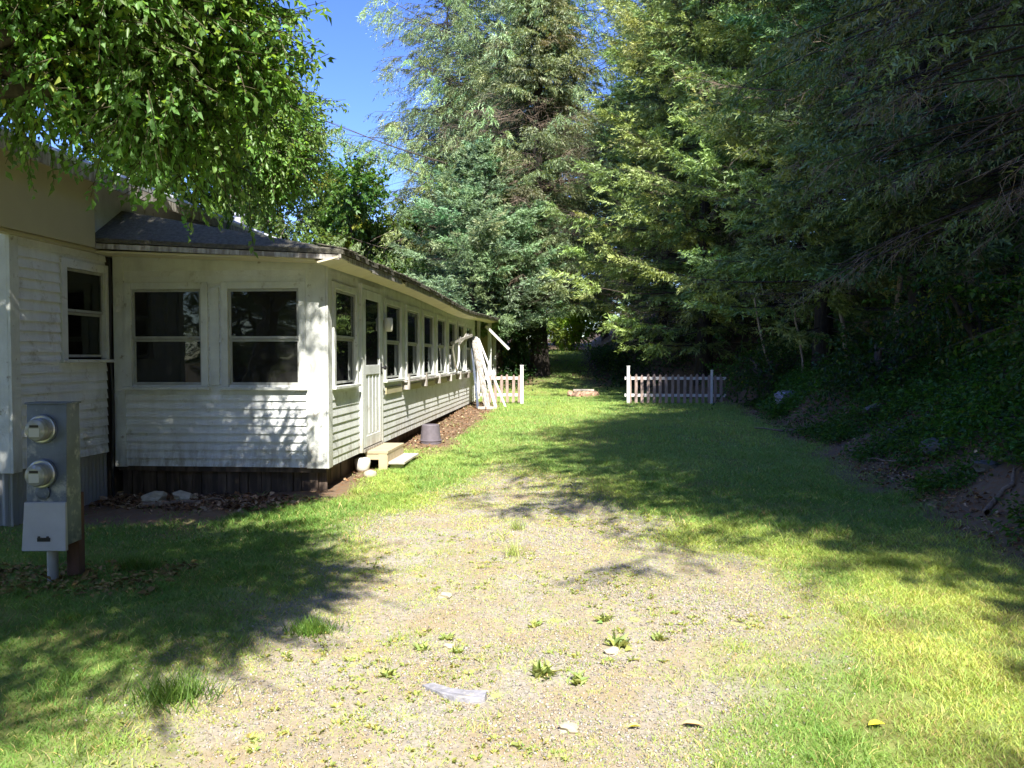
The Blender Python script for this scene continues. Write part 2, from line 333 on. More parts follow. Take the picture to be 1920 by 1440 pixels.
# ------------------------------------------------------------------ ground sheet
def axis(lo, hi, step, far):
    core = np.arange(lo, hi + 1e-6, step); a = []; d = step; p = hi
    while p < far: d *= 1.18; p += d; a.append(p)
    b = []; d = step; p = lo
    while p > -far: d *= 1.18; p -= d; b.append(p)
    return np.array(b[::-1] + list(core) + a)
gx = axis(-7, 12, .09, 420); gy = axis(1, 28, .09, 420)
X, Y = np.meshgrid(gx, gy); Z = terrain(X, Y)
V = np.stack([X, Y, Z], -1).reshape(-1, 3); nx_, ny_ = len(gx), len(gy)
ii = (np.arange(ny_ - 1)[:, None] * nx_ + np.arange(nx_ - 1)[None]).ravel()
F = np.stack([ii, ii + 1, ii + 1 + nx_, ii + nx_], -1)
xx, yy = V[:, 0], V[:, 1]
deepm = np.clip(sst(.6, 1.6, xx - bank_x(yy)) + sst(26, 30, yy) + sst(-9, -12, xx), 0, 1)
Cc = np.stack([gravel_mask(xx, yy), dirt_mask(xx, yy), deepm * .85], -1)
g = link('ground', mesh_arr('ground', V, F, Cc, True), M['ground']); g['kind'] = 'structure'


# ------------------------------------------------------------------ house
XE, YF, XM = -2.62, 8.49, -5.04          # porch east wall, porch front wall, main east wall
house = thing('house', 'long white clapboard house with a screened sun porch and sagging roof edge', 'house', (XE, YF, 0))
HL = Vector((XE, YF, 0))
def hb(mb, name, m, parent=None, **k):
    """build a piece whose points are in world coordinates as a child of the house"""
    par = parent or house
    off = HL + (parent['off'] if parent is not None and 'off' in parent else Vector((0, 0, 0))) if False else HL
    mb.v = [(p[0] - off.x, p[1] - off.y, p[2] - off.z) for p in mb.v]
    return mb.build(name, m, par, **k)
Pf = lambda a, z, n: (a, YF - n, z)      # front wall: a = x
Pe = lambda a, z, n: (XE + n, a, z)      # east wall: a = y
Pm = lambda a, z, n: (XM + n, a, z)      # main east wall
def wbox(mb, P, a0, a1, z0, z1, n0, n1):
    q = [P(a0, z0, n0), P(a1, z0, n0), P(a1, z0, n1), P(a0, z0, n1), P(a0, z1, n0), P(a1, z1, n0), P(a1, z1, n1), P(a0, z1, n1)]
    mb.hexa(q)
rs = random.Random(3)
def siding(P, a0, a1, z0, z1, holes, course=.09, lap=.010, step=1.1, zf=None):
    """lap siding with real laps: thin tapered boards cut round the openings"""
    mb = MB(); k = 0; z = z0
    while z < z1 - .01:
        zt = min(z + course, z1); cuts = sorted({z, zt} | {h for o in holes for h in (o[2], o[3]) if z < h < zt})
        wob = rs.uniform(-.0015, .0015); tilt = rs.uniform(-.002, .002)
        for c0, c1 in zip(cuts[:-1], cuts[1:]):
            mid = (c0 + c1) / 2; segs = [(a0, a1)]
            for o in holes:
                if o[2] < mid < o[3]:
                    ns = []
                    for s0, s1 in segs:
                        if o[1] <= s0 or o[0] >= s1: ns.append((s0, s1)); continue
                        if o[0] > s0: ns.append((s0, o[0]))
                        if o[1] < s1: ns.append((o[1], s1))
                    segs = ns
            f = lambda q: .004 + wob + lap * (1 - (q - z) / course)
            for s0, s1 in segs:
                L = s1 - s0; m = max(1, int(L / step))
                for j in range(m):
                    b0 = s0 + L * j / m; b1 = s0 + L * (j + 1) / m; e = rs.uniform(-.0025, .0025)
                    mb.hexa([P(b0, c0 + e, -.02), P(b1, c0 + e + tilt, -.02), P(b1, c0 + e + tilt, f(c0)), P(b0, c0 + e, f(c0)),
                             P(b0, c1 + .001, -.02), P(b1, c1 + .001, -.02), P(b1, c1 + .001, f(c1)), P(b0, c1 + .001, f(c1))])
        z = zt
    return mb
WF = [(-4.785, -4.0), (-3.70, -2.915)]; WZ = (1.20, 2.24)
WE = [(8.74, 9.62)] + [(11.2 + 1.46 * k, 12.2 + 1.46 * k) for k in range(7)]
DO = (9.86, 10.86, .36, 2.36)
fh = [(a - .03, b + .03, WZ[0] - .03, WZ[1] + .03) for a, b in WF]
eh = [(a - .03, b + .03, WZ[0] - .03, WZ[1] + .05) for a, b in WE] + [(DO[0] - .05, DO[1] + .05, 0, DO[3] + .04)]
YE = 21.75
hb(siding(Pf, -4.93, -2.80, .31, 2.44, fh + [(-5.2, -2.5, 1.09, 1.20)], lap=.018), 'front_siding', M['siding'])
hb(siding(Pe, YF + .05, YE, .31, 1.10, eh), 'side_siding', M['siding'])
mb = MB()                               # plain boarding above the siding of the window wall
def panels(P, z0, z1, holes, a0, a1, n=.006):
    mb = MB(); bs = sorted({a0, a1} | {h[0] for h in holes} | {h[1] for h in holes}); zs = sorted({z0, z1} | {max(z0, min(z1, h[q])) for h in holes for q in (2, 3)})
    for b0, b1 in zip(bs[:-1], bs[1:]):
        for c0, c1 in zip(zs[:-1], zs[1:]):
            if any(h[0] < (b0 + b1) / 2 < h[1] and h[2] < (c0 + c1) / 2 < h[3] for h in holes): continue
            if b1 - b0 > .01 and c1 - c0 > .005: wbox(mb, P, b0, b1, c0, c1, -.02, n)
    return mb
hb(panels(Pe, 1.10, 2.56, eh, YF + .05, YE), 'side_panelling', M['trim'])
hb(panels(Pf, 1.09, 1.20, [], -4.93, -2.80, .012), 'sill_board', M['trim'])
# corner boards, frieze
for P_, nm, bx_ in ((Pf, 'corner_board', (-4.99, -4.862, .30, 2.62, -.02, .024)), (Pf, 'corner_board', (-2.84, -2.62, .30, 2.55, -.02, .028)), (Pf, 'frieze_board', (-4.862, -2.84, 2.44, 2.60, -.02, .018)),
                    (Pf, 'mullion', (-3.90, -3.80, 1.20, 2.26, -.02, .026)), (Pe, 'corner_board', (YF - .028, YF + .12, .30, 2.56, .002, .026)), (Pe, 'corner_board', (YE - .08, YE + .04, .30, 2.56, .002, .024))):
    mb = MB(); wbox(mb, P_, *bx_); hb(mb, nm, M['trim'], bevel=.004)

def window(P, a0, a1, z0, z1, mid, name='window', casing=.075, glass='screen', sill=True, mm='trim'):
    mb = MB(); c = casing
    wbox(mb, P, a0 - c, a0, z0 - .02, z1 + c, -.03, .034); wbox(mb, P, a1, a1 + c, z0 - .02, z1 + c, -.03, .034); wbox(mb, P, a0, a1, z1, z1 + c, -.03, .030)
    w = hb(mb, name, M[mm], bevel=.003)
    s = MB(); t = .028
    for (q0, q1, n) in ((mid, z1, .006), (z0, mid, -.012)):
        wbox(s, P, a0 + .002, a0 + t, q0, q1, n - .022, n); wbox(s, P, a1 - t, a1 - .002, q0, q1, n - .022, n)
        wbox(s, P, a0 + t, a1 - t, q1 - t, q1 - .002, n - .022, n); wbox(s, P, a0 + t, a1 - t, q0 + .002, q0 + t, n - .022, n + .002)
    o = hb(s, 'sash', M['sash'], w)
    p = MB(); wbox(p, P, a0 + t, a1 - t, mid + t, z1 - t, -.010, -.006); wbox(p, P, a0 + t, a1 - t, z0 + t, mid - t, -.028, -.024)
    hb(p, 'pane', M[glass], w)
    if sill:
        q = MB(); wbox(q, P, a0 - c - .02, a1 + c + .02, z0 - .055, z0 - .021, -.02, .06); hb(q, 'sill', M[mm], w, bevel=.004)
    return w
for a, b in WF: window(Pf, a, b, WZ[0], WZ[1], 1.70)
for a, b in WE: window(Pe, a, b, WZ[0], WZ[1] + .02, 1.72)
window(Pm, 7.70, 8.36, 1.50, 2.40, 1.96, sill=True, casing=.09, glass='glass')
# storm door
mb = MB(); a0, a1, z0, z1 = DO
wbox(mb, Pe, a0 - .06, a0, z0 - .05, z1 + .06, -.03, .045); wbox(mb, Pe, a1, a1 + .06, z0 - .05, z1 + .06, -.03, .045); wbox(mb, Pe, a0, a1, z1, z1 + .06, -.03, .040)
hb(mb, 'door_frame', M['trim'], bevel=.003)
mb = MB(); t = .13
wbox(mb, Pe, a0 + .008, a0 + t, z0, z1 - .006, .012, .044); wbox(mb, Pe, a1 - t, a1 - .008, z0, z1 - .006, .012, .044)
wbox(mb, Pe, a0 + t, a1 - t, z1 - .12, z1 - .006, .012, .042); wbox(mb, Pe, a0 + t, a1 - t, 1.28, 1.40, .012, .042); wbox(mb, Pe, a0 + t, a1 - t, z0, .50, .012, .042)
wbox(mb, Pe, a0 + t, a1 - t, .50, 1.28, .018, .030)
for q in range(1, 4): wbox(mb, Pe, a0 + t + (a1 - a0 - 2 * t) * q / 4 - .012, a0 + t + (a1 - a0 - 2 * t) * q / 4 + .012, .52, 1.26, .030, .037)
door = hb(mb, 'door', M['siding'], bevel=.003)
mb = MB(); wbox(mb, Pe, a0 + t, a1 - t, 1.40, z1 - .12, .022, .027); hb(mb, 'pane', M['screen'], door)
mb = MB(); mb.lathe(Pe(a1 - .06, 1.36, .044), [(.012, 0), (.012, .035), (.03, .04), (.033, .06), (.02, .075)], 'X', 14); wbox(mb, Pe, a1 - .1, a1 - .03, 1.27, 1.42, .0442, .05); hb(mb, 'handle', M['black'], door)
mb = MB(); wbox(mb, Pe, a0 + .02, a1 - .01, .305, .345, -.02, .05); hb(mb, 'door_sill', M['white_old'])
# porch light beside the door
mb = MB(); wbox(mb, Pe, 11.02, 11.13, 2.02, 2.12, .0062, .03); lamp = hb(mb, 'wall_lamp', M['trim'], bevel=.003)
mb = MB(); mb.lathe(Pe(11.075, 1.86, .085), [(.045, 0), (.06, .02), (.062, .17), (.05, .19)], 'Z', 16); hb(mb, 'lamp_shade', M['lampglass'], lamp, smooth=True)
# weathered ledge with short uprights under the far windows
mb = MB(); y = 12.35
wbox(mb, Pe, 12.3, 21.4, 1.115, 1.135, .0065, .10)
hb(mb, 'ledge', M['white_old'])
for k, y in enumerate((12.33, 13.86, 15.30, 16.78, 18.25, 19.70)):
    mb = MB(); h = .22 - .015 * k + rs.uniform(-.03, .03); wbox(mb, Pe, y, y + .07, 1.0, 1.0 + h, .102, .125); wbox(mb, Pe, y + .01, y + .06, 1.0, 1.11, .0065, .10)
    hb(mb, 'ledge_bracket', M['white_old'])
mb = MB()
for y0, y1, z in ((11.15, 12.22, 1.0), (12.5, 13.8, 1.0), (14.0, 15.2, .995), (15.45, 16.7, 1.0)): wbox(mb, Pe, y0, y1, z - .02, z + .07, .020, .035)
hb(mb, 'apron_board', M['cream'])

# skirts
mb = MB()
x = -4.98
while x < -2.75:
    w = rs.uniform(.09, .16); wbox(mb, Pf, x, min(x + w - .008, -2.66), -.2, .295, -.13, -.105 + rs.uniform(-.012, .012)); x += w
y = YF + .14
while y < YE:
    w = rs.uniform(.3, .6); wbox(mb, Pe, y, min(y + w - .01, YE), -.2, .295, -.16, -.14 + rs.uniform(-.01, .01)); y += w
wbox(mb, Pf, -4.98, -2.64, .25, .305, -.1, -.02)
hb(mb, 'foundation_skirt', M['skirtwood'])
def corr(P, a0, a1, z0, z1, amp=.012, pitch=.068):
    mb = MB(); n = int((a1 - a0) / pitch * 8); pts = [(a0 + (a1 - a0) * i / n) for i in range(n + 1)]
    f = lambda a: amp * math.sin(a / pitch * 2 * math.pi)
    for p, q in zip(pts[:-1], pts[1:]): mb.face([P(p, z0, f(p)), P(q, z0, f(q)), P(q, z1, f(q)), P(p, z1, f(p))])
    return mb
YG = 6.9
Pg = lambda a, z, n: (a, YG - n, z)
hb(corr(lambda a, z, n: Pm(a, z, n - .05), YG + .02, YF, -.4, .485), 'metal_skirt', M['skirtmetal'], smooth=True)
hb(corr(lambda a, z, n: Pg(a, z, n - .05), -11.5, XM - .03, -.4, .485), 'metal_skirt', M['skirtmetal'], smooth=True)
# main block
mh = [(7.67, 8.39, 1.47, 2.43)]
hb(siding(Pm, YG + .10, 8.40, .47, 2.62, mh, .098, .016), 'main_siding', M['siding'])
hb(siding(Pg, -11.5, XM - .1, .47, 2.62, [], .098, .016), 'gable_siding', M['siding'])
mb = MB(); wbox(mb, Pm, YG - .02, YG + .10, .45, 2.62, -.02, .028); wbox(mb, Pg, XM - .1, XM, .45, 2.62, -.02, .022); hb(mb, 'corner_board', M['trim'], bevel=.004)
mb = MB(); wbox(mb, Pm, 6.45, 8.08, 2.64, 3.36, .04, .10); wbox(mb, Pm, 6.45, 8.4, 2.60, 2.636, -.02, .075)
hb(mb, 'upper_panel', M['cream'], bevel=.005)
mb = MB(); wbox(mb, Pm, 8.082, 26.0, 2.6, 3.38, -.04, .02); hb(mb, 'upper_wall', M['trim'])
mb = MB(); wbox(mb, Pg, -11.5, XM - .01, 2.63, 3.4, -.04, .02)
mb.face([(-11.5, YG - .015, 3.4), (XM, YG - .015, 3.4), (-8.3, YG - .015, 4.75)]); hb(mb, 'gable', M['cream'])
mb = MB()                                # main block core walls so that no light leaks
mb.box(-11.5, -11.45, YG + .05, 26, -.3, 3.38); mb.box(-11.4, XM - .1, 25.9, 25.95, -.3, 3.38); mb.box(-11.4, XM - .1, YG + .1, 25.8, .42, .46); mb.box(-11.4, XM - .1, YG + .1, 25.8, 2.9, 2.95)
mb.box(XM - .9, XM - .86, YG + .1, 25.8, .5, 2.8)
hb(mb, 'interior_wall', M['inwall'])
mb = MB(); wbox(mb, Pg, -11.5, XM - .12, .475, 3.38, -.06, -.025); wbox(mb, Pm, YG + .03, 7.6, .475, 3.38, -.06, -.025); wbox(mb, Pm, 8.5, 26, -.3, 2.58, -.06, -.025); wbox(mb, Pm, 7.6, 8.5, .475, 1.4, -.06, -.025); wbox(mb, Pm, 7.6, 8.5, 2.45, 3.38, -.06, -.025)
hb(mb, 'wall_sheathing', M['inwall'])
# main roof (pitch 26 deg)
tp = math.tan(R(22)); xe, xr, xw = -4.80, -8.25, -11.7; ze = 3.43; zr = ze + (xe - xr) * tp
mb = MB()
mb.hexa([(xr, 6.4, zr - .05), (xe, 6.4, ze - .05), (xe, 26.4, ze - .05), (xr, 26.4, zr - .05), (xr, 6.4, zr), (xe, 6.4, ze), (xe, 26.4, ze), (xr, 26.4, zr)])
mb.hexa([(xw, 6.4, ze - .05), (xr, 6.4, zr - .05), (xr, 26.4, zr - .05), (xw, 26.4, ze - .05), (xw, 6.4, ze), (xr, 6.4, zr), (xr, 26.4, zr), (xw, 26.4, ze)])
y = 6.6
while y < 26.4:
    mb.hexa([(xr, y, zr + .001), (xe, y, ze + .001), (xe, y + .02, ze + .001), (xr, y + .02, zr + .001), (xr, y, zr + .025), (xe, y, ze + .025), (xe, y + .02, ze + .025), (xr, y + .02, zr + .025)]); y += .41
mroof = hb(mb, 'main_roof', M['metalroof'])
mb = MB(); mb.box(xe - .03, xe - .002, 6.42, 26.38, ze - .16, ze - .055); mb.box(XM + .101, xe - .032, 6.42, 26.38, ze - .10, ze - .085)
mb.hexa([(xe, 6.36, ze - .2), (xe, 6.40, ze - .2), (xr, 6.40, zr - .2), (xr, 6.36, zr - .2), (xe, 6.36, ze - .01), (xe, 6.40, ze - .01), (xr, 6.40, zr - .01), (xr, 6.36, zr - .01)])
hb(mb, 'fascia', M['white_old'])
mb = MB(); mb.lathe((-5.35, 12.7, ze + .1), [(.075, 0), (.075, .24), (.10, .25), (.10, .28), (.02, .31)], 'Z', 14); hb(mb, 'vent_pipe', M['galvlid'], mroof, smooth=False)
# porch roof: east plane with the sag of its eave, steep little hip at the front
EY = [8.1, 10.5, 12.9, 15.4, 17.9, 19.8, 21.7, 24.5, 27.7]; EZ = [2.60, 2.63, 2.635, 2.60, 2.565, 2.585, 2.645, 2.71, 2.76]
ys = np.linspace(8.1, 27.7, 60); ez = np.interp(ys, EY, EZ); ez = np.convolve(np.pad(ez, 3, 'edge'), np.ones(7) / 7, 'valid')
rj = rng(5); xo = -2.32 + (rj.random(60) - .5) * .03; zw = 3.14
mb = MB(); T = .045
cor = (-2.32, 8.1, 2.60); wl = (XM + .02, 8.72, zw); fl = (XM + .02, 8.1, 2.75)
for i in range(59):
    y0, y1 = ys[i], ys[i + 1]
    w0 = (XM + .02, max(y0, 8.72), zw); w1 = (XM + .02, max(y1, 8.73), zw)
    e0 = (xo[i], y0, ez[i]); e1 = (xo[i + 1], y1, ez[i + 1])
    dn = lambda p: (p[0], p[1], p[2] - T)
    if i == 0: e0 = cor
    mb.face([e0, e1, w1, w0]); mb.face([dn(w0), dn(w1), dn(e1), dn(e0)]); mb.face([dn(e0), dn(e1), e1, e0])
mb.face([fl, cor, wl]); mb.face([(fl[0], fl[1], fl[2] - T), (cor[0], cor[1], cor[2] - T), cor, fl])
mb.face([(xo[-1], 27.7, ez[-1] - T), (XM, 27.7, zw - T), (XM, 27.7, zw), (xo[-1], 27.7, ez[-1])])
hb(mb, 'porch_roof', M['shingle'])
mb = MB()                                # shingle butts standing proud of the eave
for i in range(0, 130):
    y = 8.12 + i * .15; z = float(np.interp(y, ys, ez)); x = float(np.interp(y, ys, xo)) + rs.uniform(-.005, .035)
    mb.hexa([(x - .3, y, z + .058), (x, y, z + .001), (x, y + .13, z + .001), (x - .3, y + .13, z + .058), (x - .3, y, z + .07), (x, y, z + .014), (x, y + .13, z + .014), (x - .3, y + .13, z + .07)])
hb(mb, 'shingle_edge', M['shingle'])
mb = MB()                                # soffit and fascia following the sag
for i in range(59):
    y0, y1, z0, z1 = ys[i], ys[i + 1], ez[i] - T - .004, ez[i + 1] - T - .004
    mb.hexa([(XE + .027, y0, z0 - .09), (-2.37, y0, z0 - .035), (-2.37, y1, z1 - .035), (XE + .027, y1, z1 - .09), (XE + .027, y0, z0 - .07), (-2.37, y0, z0 - .015), (-2.37, y1, z1 - .015), (XE + .027, y1, z1 - .07)])
mb.hexa([(XM + .05, 8.13, 2.60), (-2.63, 8.13, 2.50), (-2.63, YF - .03, 2.50), (XM + .05, YF - .03, 2.60), (XM + .05, 8.13, 2.62), (-2.63, 8.13, 2.52), (-2.63, YF - .03, 2.52), (XM + .05, YF - .03, 2.62)])
hb(mb, 'soffit', M['soffit'])
mb = MB()
for i in range(59):
    if i in (9, 22, 35): continue
    y0, y1, z0, z1 = ys[i], ys[i + 1], ez[i] - T - .004, ez[i + 1] - T - .004; d = .0 if i % 11 else .012
    if 3 < i < 16: d = -.018
    mb.hexa([(-2.366, y0, z0 - .05 + d), (-2.342, y0, z0 - .05 + d), (-2.342, y1, z1 - .05 + d), (-2.366, y1, z1 - .05 + d), (-2.366, y0, z0), (-2.342, y0, z0), (-2.342, y1, z1), (-2.366, y1, z1)])
mb.hexa([(XM + .03, 8.105, 2.64), (-2.36, 8.105, 2.50), (-2.36, 8.13, 2.50), (XM + .03, 8.13, 2.64), (XM + .03, 8.105, 2.695), (-2.36, 8.105, 2.548), (-2.36, 8.13, 2.548), (XM + .03, 8.13, 2.695)])
hb(mb, 'fascia', M['white_old'])
# open entry at the far end: posts, rail, back wall
for (x, y, w) in ((XE + .02, 22.6, .09), (XE + .03, 25.6, .12), (XE + .02, 27.3, .12)):
    mb = MB(); mb.box(x - w / 2, x + w / 2, y, y + w, .25, 2.62); hb(mb, 'entry_post', M['trim'], bevel=.006)
mb = MB(); mb.box(XE - 1.3, XE + .05, 21.85, 27.5, .25, .33); hb(mb, 'entry_floor', M['plank'])
mb = MB(); mb.box(XE - 1.34, XE - 1.3, 21.85, 27.5, .33, 2.6); mb.box(XM, XE + .0, 27.5, 27.54, -.2, 2.6); mb.box(XE - 1.3, XE - .02, YE + .05, YE + .09, .3, 2.55); hb(mb, 'entry_wall', M['cream'])
mb = MB(); mb.bar((XE + .12, 23.6, 2.42), (XE + .78, 23.9, 1.74), .07, .07); hb(mb, 'downspout', M['railwhite'])
# room behind the porch windows
mb = MB(); mb.box(XM + .03, XE - .06, YF + .06, 21.7, .28, .32); mb.box(XM + .03, XM + .06, YF + .06, 21.7, .33, 2.6); mb.box(XM + .07, XE - .06, 13.0, 13.04, .33, 2.55)
mb.box(XM + .05, XE - .05, YF + .05, 21.7, 2.535, 2.55)
hb(mb, 'interior_wall', M['inwall'])
mb = MB(); mb.box(-4.42, -4.05, 9.0, 9.02, 1.0, 1.66); hb(mb, 'green_panel', M['green_panel'])  # added flat green panel, stands in for the green seen in the pane
mb = MB(); mb.box(-2.74, -2.72, 9.0, 9.5, .9, 1.45); hb(mb, 'green_panel', M['green_panel'])  # second added stand-in panel, low behind the first side window
mb = MB()
for i in range(24):
    x0 = -4.75 + i * .035; x1 = x0 + .035; zt = 2.2; zb = 1.75 + .4 * max(0, (i - 6) / 18); n = .03 * math.sin(i * 1.6); n2 = .03 * math.sin((i + 1) * 1.6)
    mb.face([(x0, 8.75 + n, zb), (x1, 8.75 + n2, zb + .02), (x1, 8.75 + n2, zt), (x0, 8.75 + n, zt)])
hb(mb, 'curtain', M['curtain'])
# cable down the joint between the porch and the main block
V, F = polytube([(XM + .035, 8.43, 2.58), (XM + .05, 8.425, 2.2), (XM + .03, 8.43, 1.6), (XM + .06, 8.425, 1.0), (XM + .04, 8.43, .3), (XM + .05, 8.42, -.05)], [.016] * 6, 6)
V = V - np.array([XE, YF, 0]); link('cable', mesh_arr('cable', V, F, None, True), M['black'], house)

# ------------------------------------------------------------------ meter pedestal
mp = thing('meter_pedestal', 'grey metal electric pedestal with two round meters in front of the house', 'electric meter', (-3.41, 5.05, tz(-3.41, 5.05) - .03), R(4))
mp.scale = (.93, .93, .97)
mb = MB(); mb.hexa([(-.14, -.09, .30), (.14, -.09, .30), (.14, .11, .30), (-.14, .11, .30), (-.14, -.055, 1.25), (.14, -.055, 1.25), (.14, .11, 1.25), (-.14, .11, 1.25)])
for z in (.62,): mb.box(-.144, .144, -.074, -.05, z, z + .006)
mb.box(-.15, .15, -.07, .12, 1.25, 1.262); mb.build('cabinet', M['galv'], mp, bevel=.006)
mb = MB(); mb.hexa([(-.155, -.125, .27), (.155, -.125, .27), (.155, -.0905, .27), (-.155, -.0905, .27), (-.145, -.10, .595), (.145, -.10, .595), (.145, -.079, .595), (-.145, -.079, .595)])
lid = mb.build('lid', M['galvlid'], mp, bevel=.005)
mb = MB(); mb.box(-.045, .045, -.124, -.119, .335, .36); mb.box(-.04, -.025, -.126, -.119, .362, .37); mb.box(.02, .035, -.126, -.119, .362, .37); mb.build('nameplate', M['black'], lid)
for z in (.785, 1.085):
    y = -.079 if z < 1 else -.066
    mb = MB(); mb.lathe((-.02, y, z), [(.096, 0), (.096, .026), (.088, .030), (.078, .030)], 'Y', 32); me_ = mb.build('meter', M['meterring'], mp, smooth=False)
    mb = MB(); mb.lathe((-.02, y - .030, z), [(.078, 0), (.077, .05), (.068, .072), (.046, .08)], 'Y', 32); mb.build('dome', M['meterglass'], me_, smooth=False)
    mb = MB(); mb.box(-.05, .01, y - .1135, y - .1105, z + .018, z + .034); mb.build('display', M['black'], me_)
    mb = MB(); mb.box(-.055, .015, y - .1125, y - .1102, z - .045, z + .012); mb.build('meter_face', M['meterface'], me_)
mb = MB(); mb.lathe((-.02, -.075, .66), [(.045, 0), (.05, .02), (.03, .026)], 'Y', 20); mb.build('hub', M['galv'], mp)
V, F = polytube([(-.01, 0, -.2), (-.01, 0, .1), (-.01, 0, .31)], [.036] * 3, 18); link('conduit', mesh_arr('conduit', V, F, None, True), M['pipe'], mp)
mb = MB(); mb.box(.025, .115, .113, .20, -.2, .62); mb.build('post', M['post'], mp, bevel=.006)

# ------------------------------------------------------------------ doorstep, bucket, pots
st = thing('doorstep', 'two-tread weathered wooden step box below the storm door', 'steps', (-2.45, 10.5, .0))
mb = MB(); mb.box(-.17, .14, -.48, .52, .275, .31); mb.build('tread', M['woodnew'], st, bevel=.004)
mb = MB(); mb.box(.06, .34, -.42, .55, .135, .165); mb.build('tread', M['plank'], st, bevel=.004)
mb = MB(); mb.box(.11, .135, -.46, .50, .12, .274); mb.build('riser', M['woodnew'], st)
mb = MB(); mb.box(.02, .13, -.475, -.445, -.12, .274); mb.build('leg', M['woodnew'], st)
mb = MB(); mb.box(-.15, .02, -.47, -.45, .20, .274); mb.build('apron', M['woodnew'], st)
for y in (-.35, .45):
    mb = MB(); mb.box(.14, .30, y, y + .09, -.12, .134); mb.build('foot_block', M['plank'], st)
bk = thing('bucket', 'dark grey bucket standing upside down by the clapboard wall', 'bucket', (-2.24, 12.75, tz(-2.24, 12.75)))
mb = MB(); mb.lathe((0, 0, 0), [(.175, -.01), (.178, .02), (.17, .025), (.14, .29), (.133, .30), (.05, .302)], 'Z', 28); mb.build('body', M['bucket'], bk, smooth=False)
mb = MB(); mb.lathe((0, 0, .035), [(.172, 0), (.182, .004), (.182, .02), (.170, .024)], 'Z', 28); mb.build('rim', M['bucket'], bk)
mb = MB(); mb.lathe((-2.60, 9.88, tz(-2.6, 9.88) - .01), [(.05, 0), (.085, .05), (.10, .13), (.095, .17), (.06, .19)], 'Z', 22)
tag(mb.build('pot', M['enamel'], None, smooth=True), 'round cream pot on the soil below the doorstep', 'pot')
mb = MB(); mb.lathe((-2.42, 9.55, tz(-2.42, 9.55) - .02), [(.06, 0), (.085, .04), (.07, .08), (.02, .10)], 'Z', 18)
tag(mb.build('stone', M['palestone'], None, smooth=True), 'small pale stone in the grass before the doorstep leg', 'stone')

# ------------------------------------------------------------------ boards leaning on the porch
lb = [((-2.56, 20.6, 2.02), (-2.22, 19.2, .27), .05, 'narrow grey-white board leaning nearest the house wall', 'galv'),
      ((-2.50, 20.5, 2.04), (-1.98, 19.05, .25), .15, 'wide peeling white board in the middle of the leaning pile', 'white_old'),
      ((-2.44, 20.75, 2.02), (-1.80, 19.4, .26), .075, 'bright white board leaning beside the widest one', 'railwhite'),
      ((-2.40, 20.9, 1.98), (-1.60, 19.8, .27), .04, 'thin white batten leaning outermost next to the picket fence', 'railwhite')]
for k, (a, b, w, lab, m) in enumerate(lb):
    mb = MB(); b = (b[0], b[1], tz(b[0], b[1]) + .0)
    av, bv = Vector(a), Vector(b); d = (av - bv).normalized(); side = Vector((.75, -.66, 0)).cross(d).normalized()
    t = side.cross(d).normalized() * .018; s2 = side * w / 2
    q = [bv - s2 - t, bv + s2 - t, bv + s2 + t, bv - s2 + t]; mb.hexa(q + [p + (av - bv) for p in q])
    if w > .1:
        for e in (-1, 1): q = [bv + side * (w / 2 * e - .015) - t * 2.4, bv + side * (w / 2 * e + .015) - t * 2.4, bv + side * (w / 2 * e + .015) - t * 1.05, bv + side * (w / 2 * e - .015) - t * 1.05]; mb.hexa(q + [p + (av - bv) for p in q])
    tag(mb.build('leaning_board', M[m], None, bevel=.003), lab, 'board', 'boards leaning against the porch')
mb = MB(); mb.box(-2.2, -1.75, 19.0, 19.12, tz(-2, 19) + .01, tz(-2, 19) + .07); tag(mb.build('timber', M['plank'], None, bevel=.004), 'short pale timber lying in front of the leaning boards', 'timber')
# white strap loop hanging on the window wall
lp = [(0, 0, .0), (-.03, .05, -.12), (-.02, .16, -.42), (.0, .28, -.66), (.02, .40, -.42), (.01, .48, -.12), (.0, .46, .0)]
V, F = polytube([(XE + .14 + p[0], 16.95 + p[1] * 1.6, 1.78 + p[2] * .85) for p in lp], [.022] * 7, 8)
tag(link('hose', mesh_arr('hose', V, F, None, True), M['railwhite']), 'narrow loop of white hose hanging against the far porch windows', 'hose')
mb = MB(); mb.bar((XE + .08, 17.0, 1.80), (XE + .30, 18.9, 2.02), .06, .03); mb.bar((XE + .12, 18.0, 1.70), (XE + .22, 18.5, 1.98), .16, .02)
tag(mb.build('bracket', M['white_old'], None), 'bent white metal bracket above the hose loop', 'bracket')

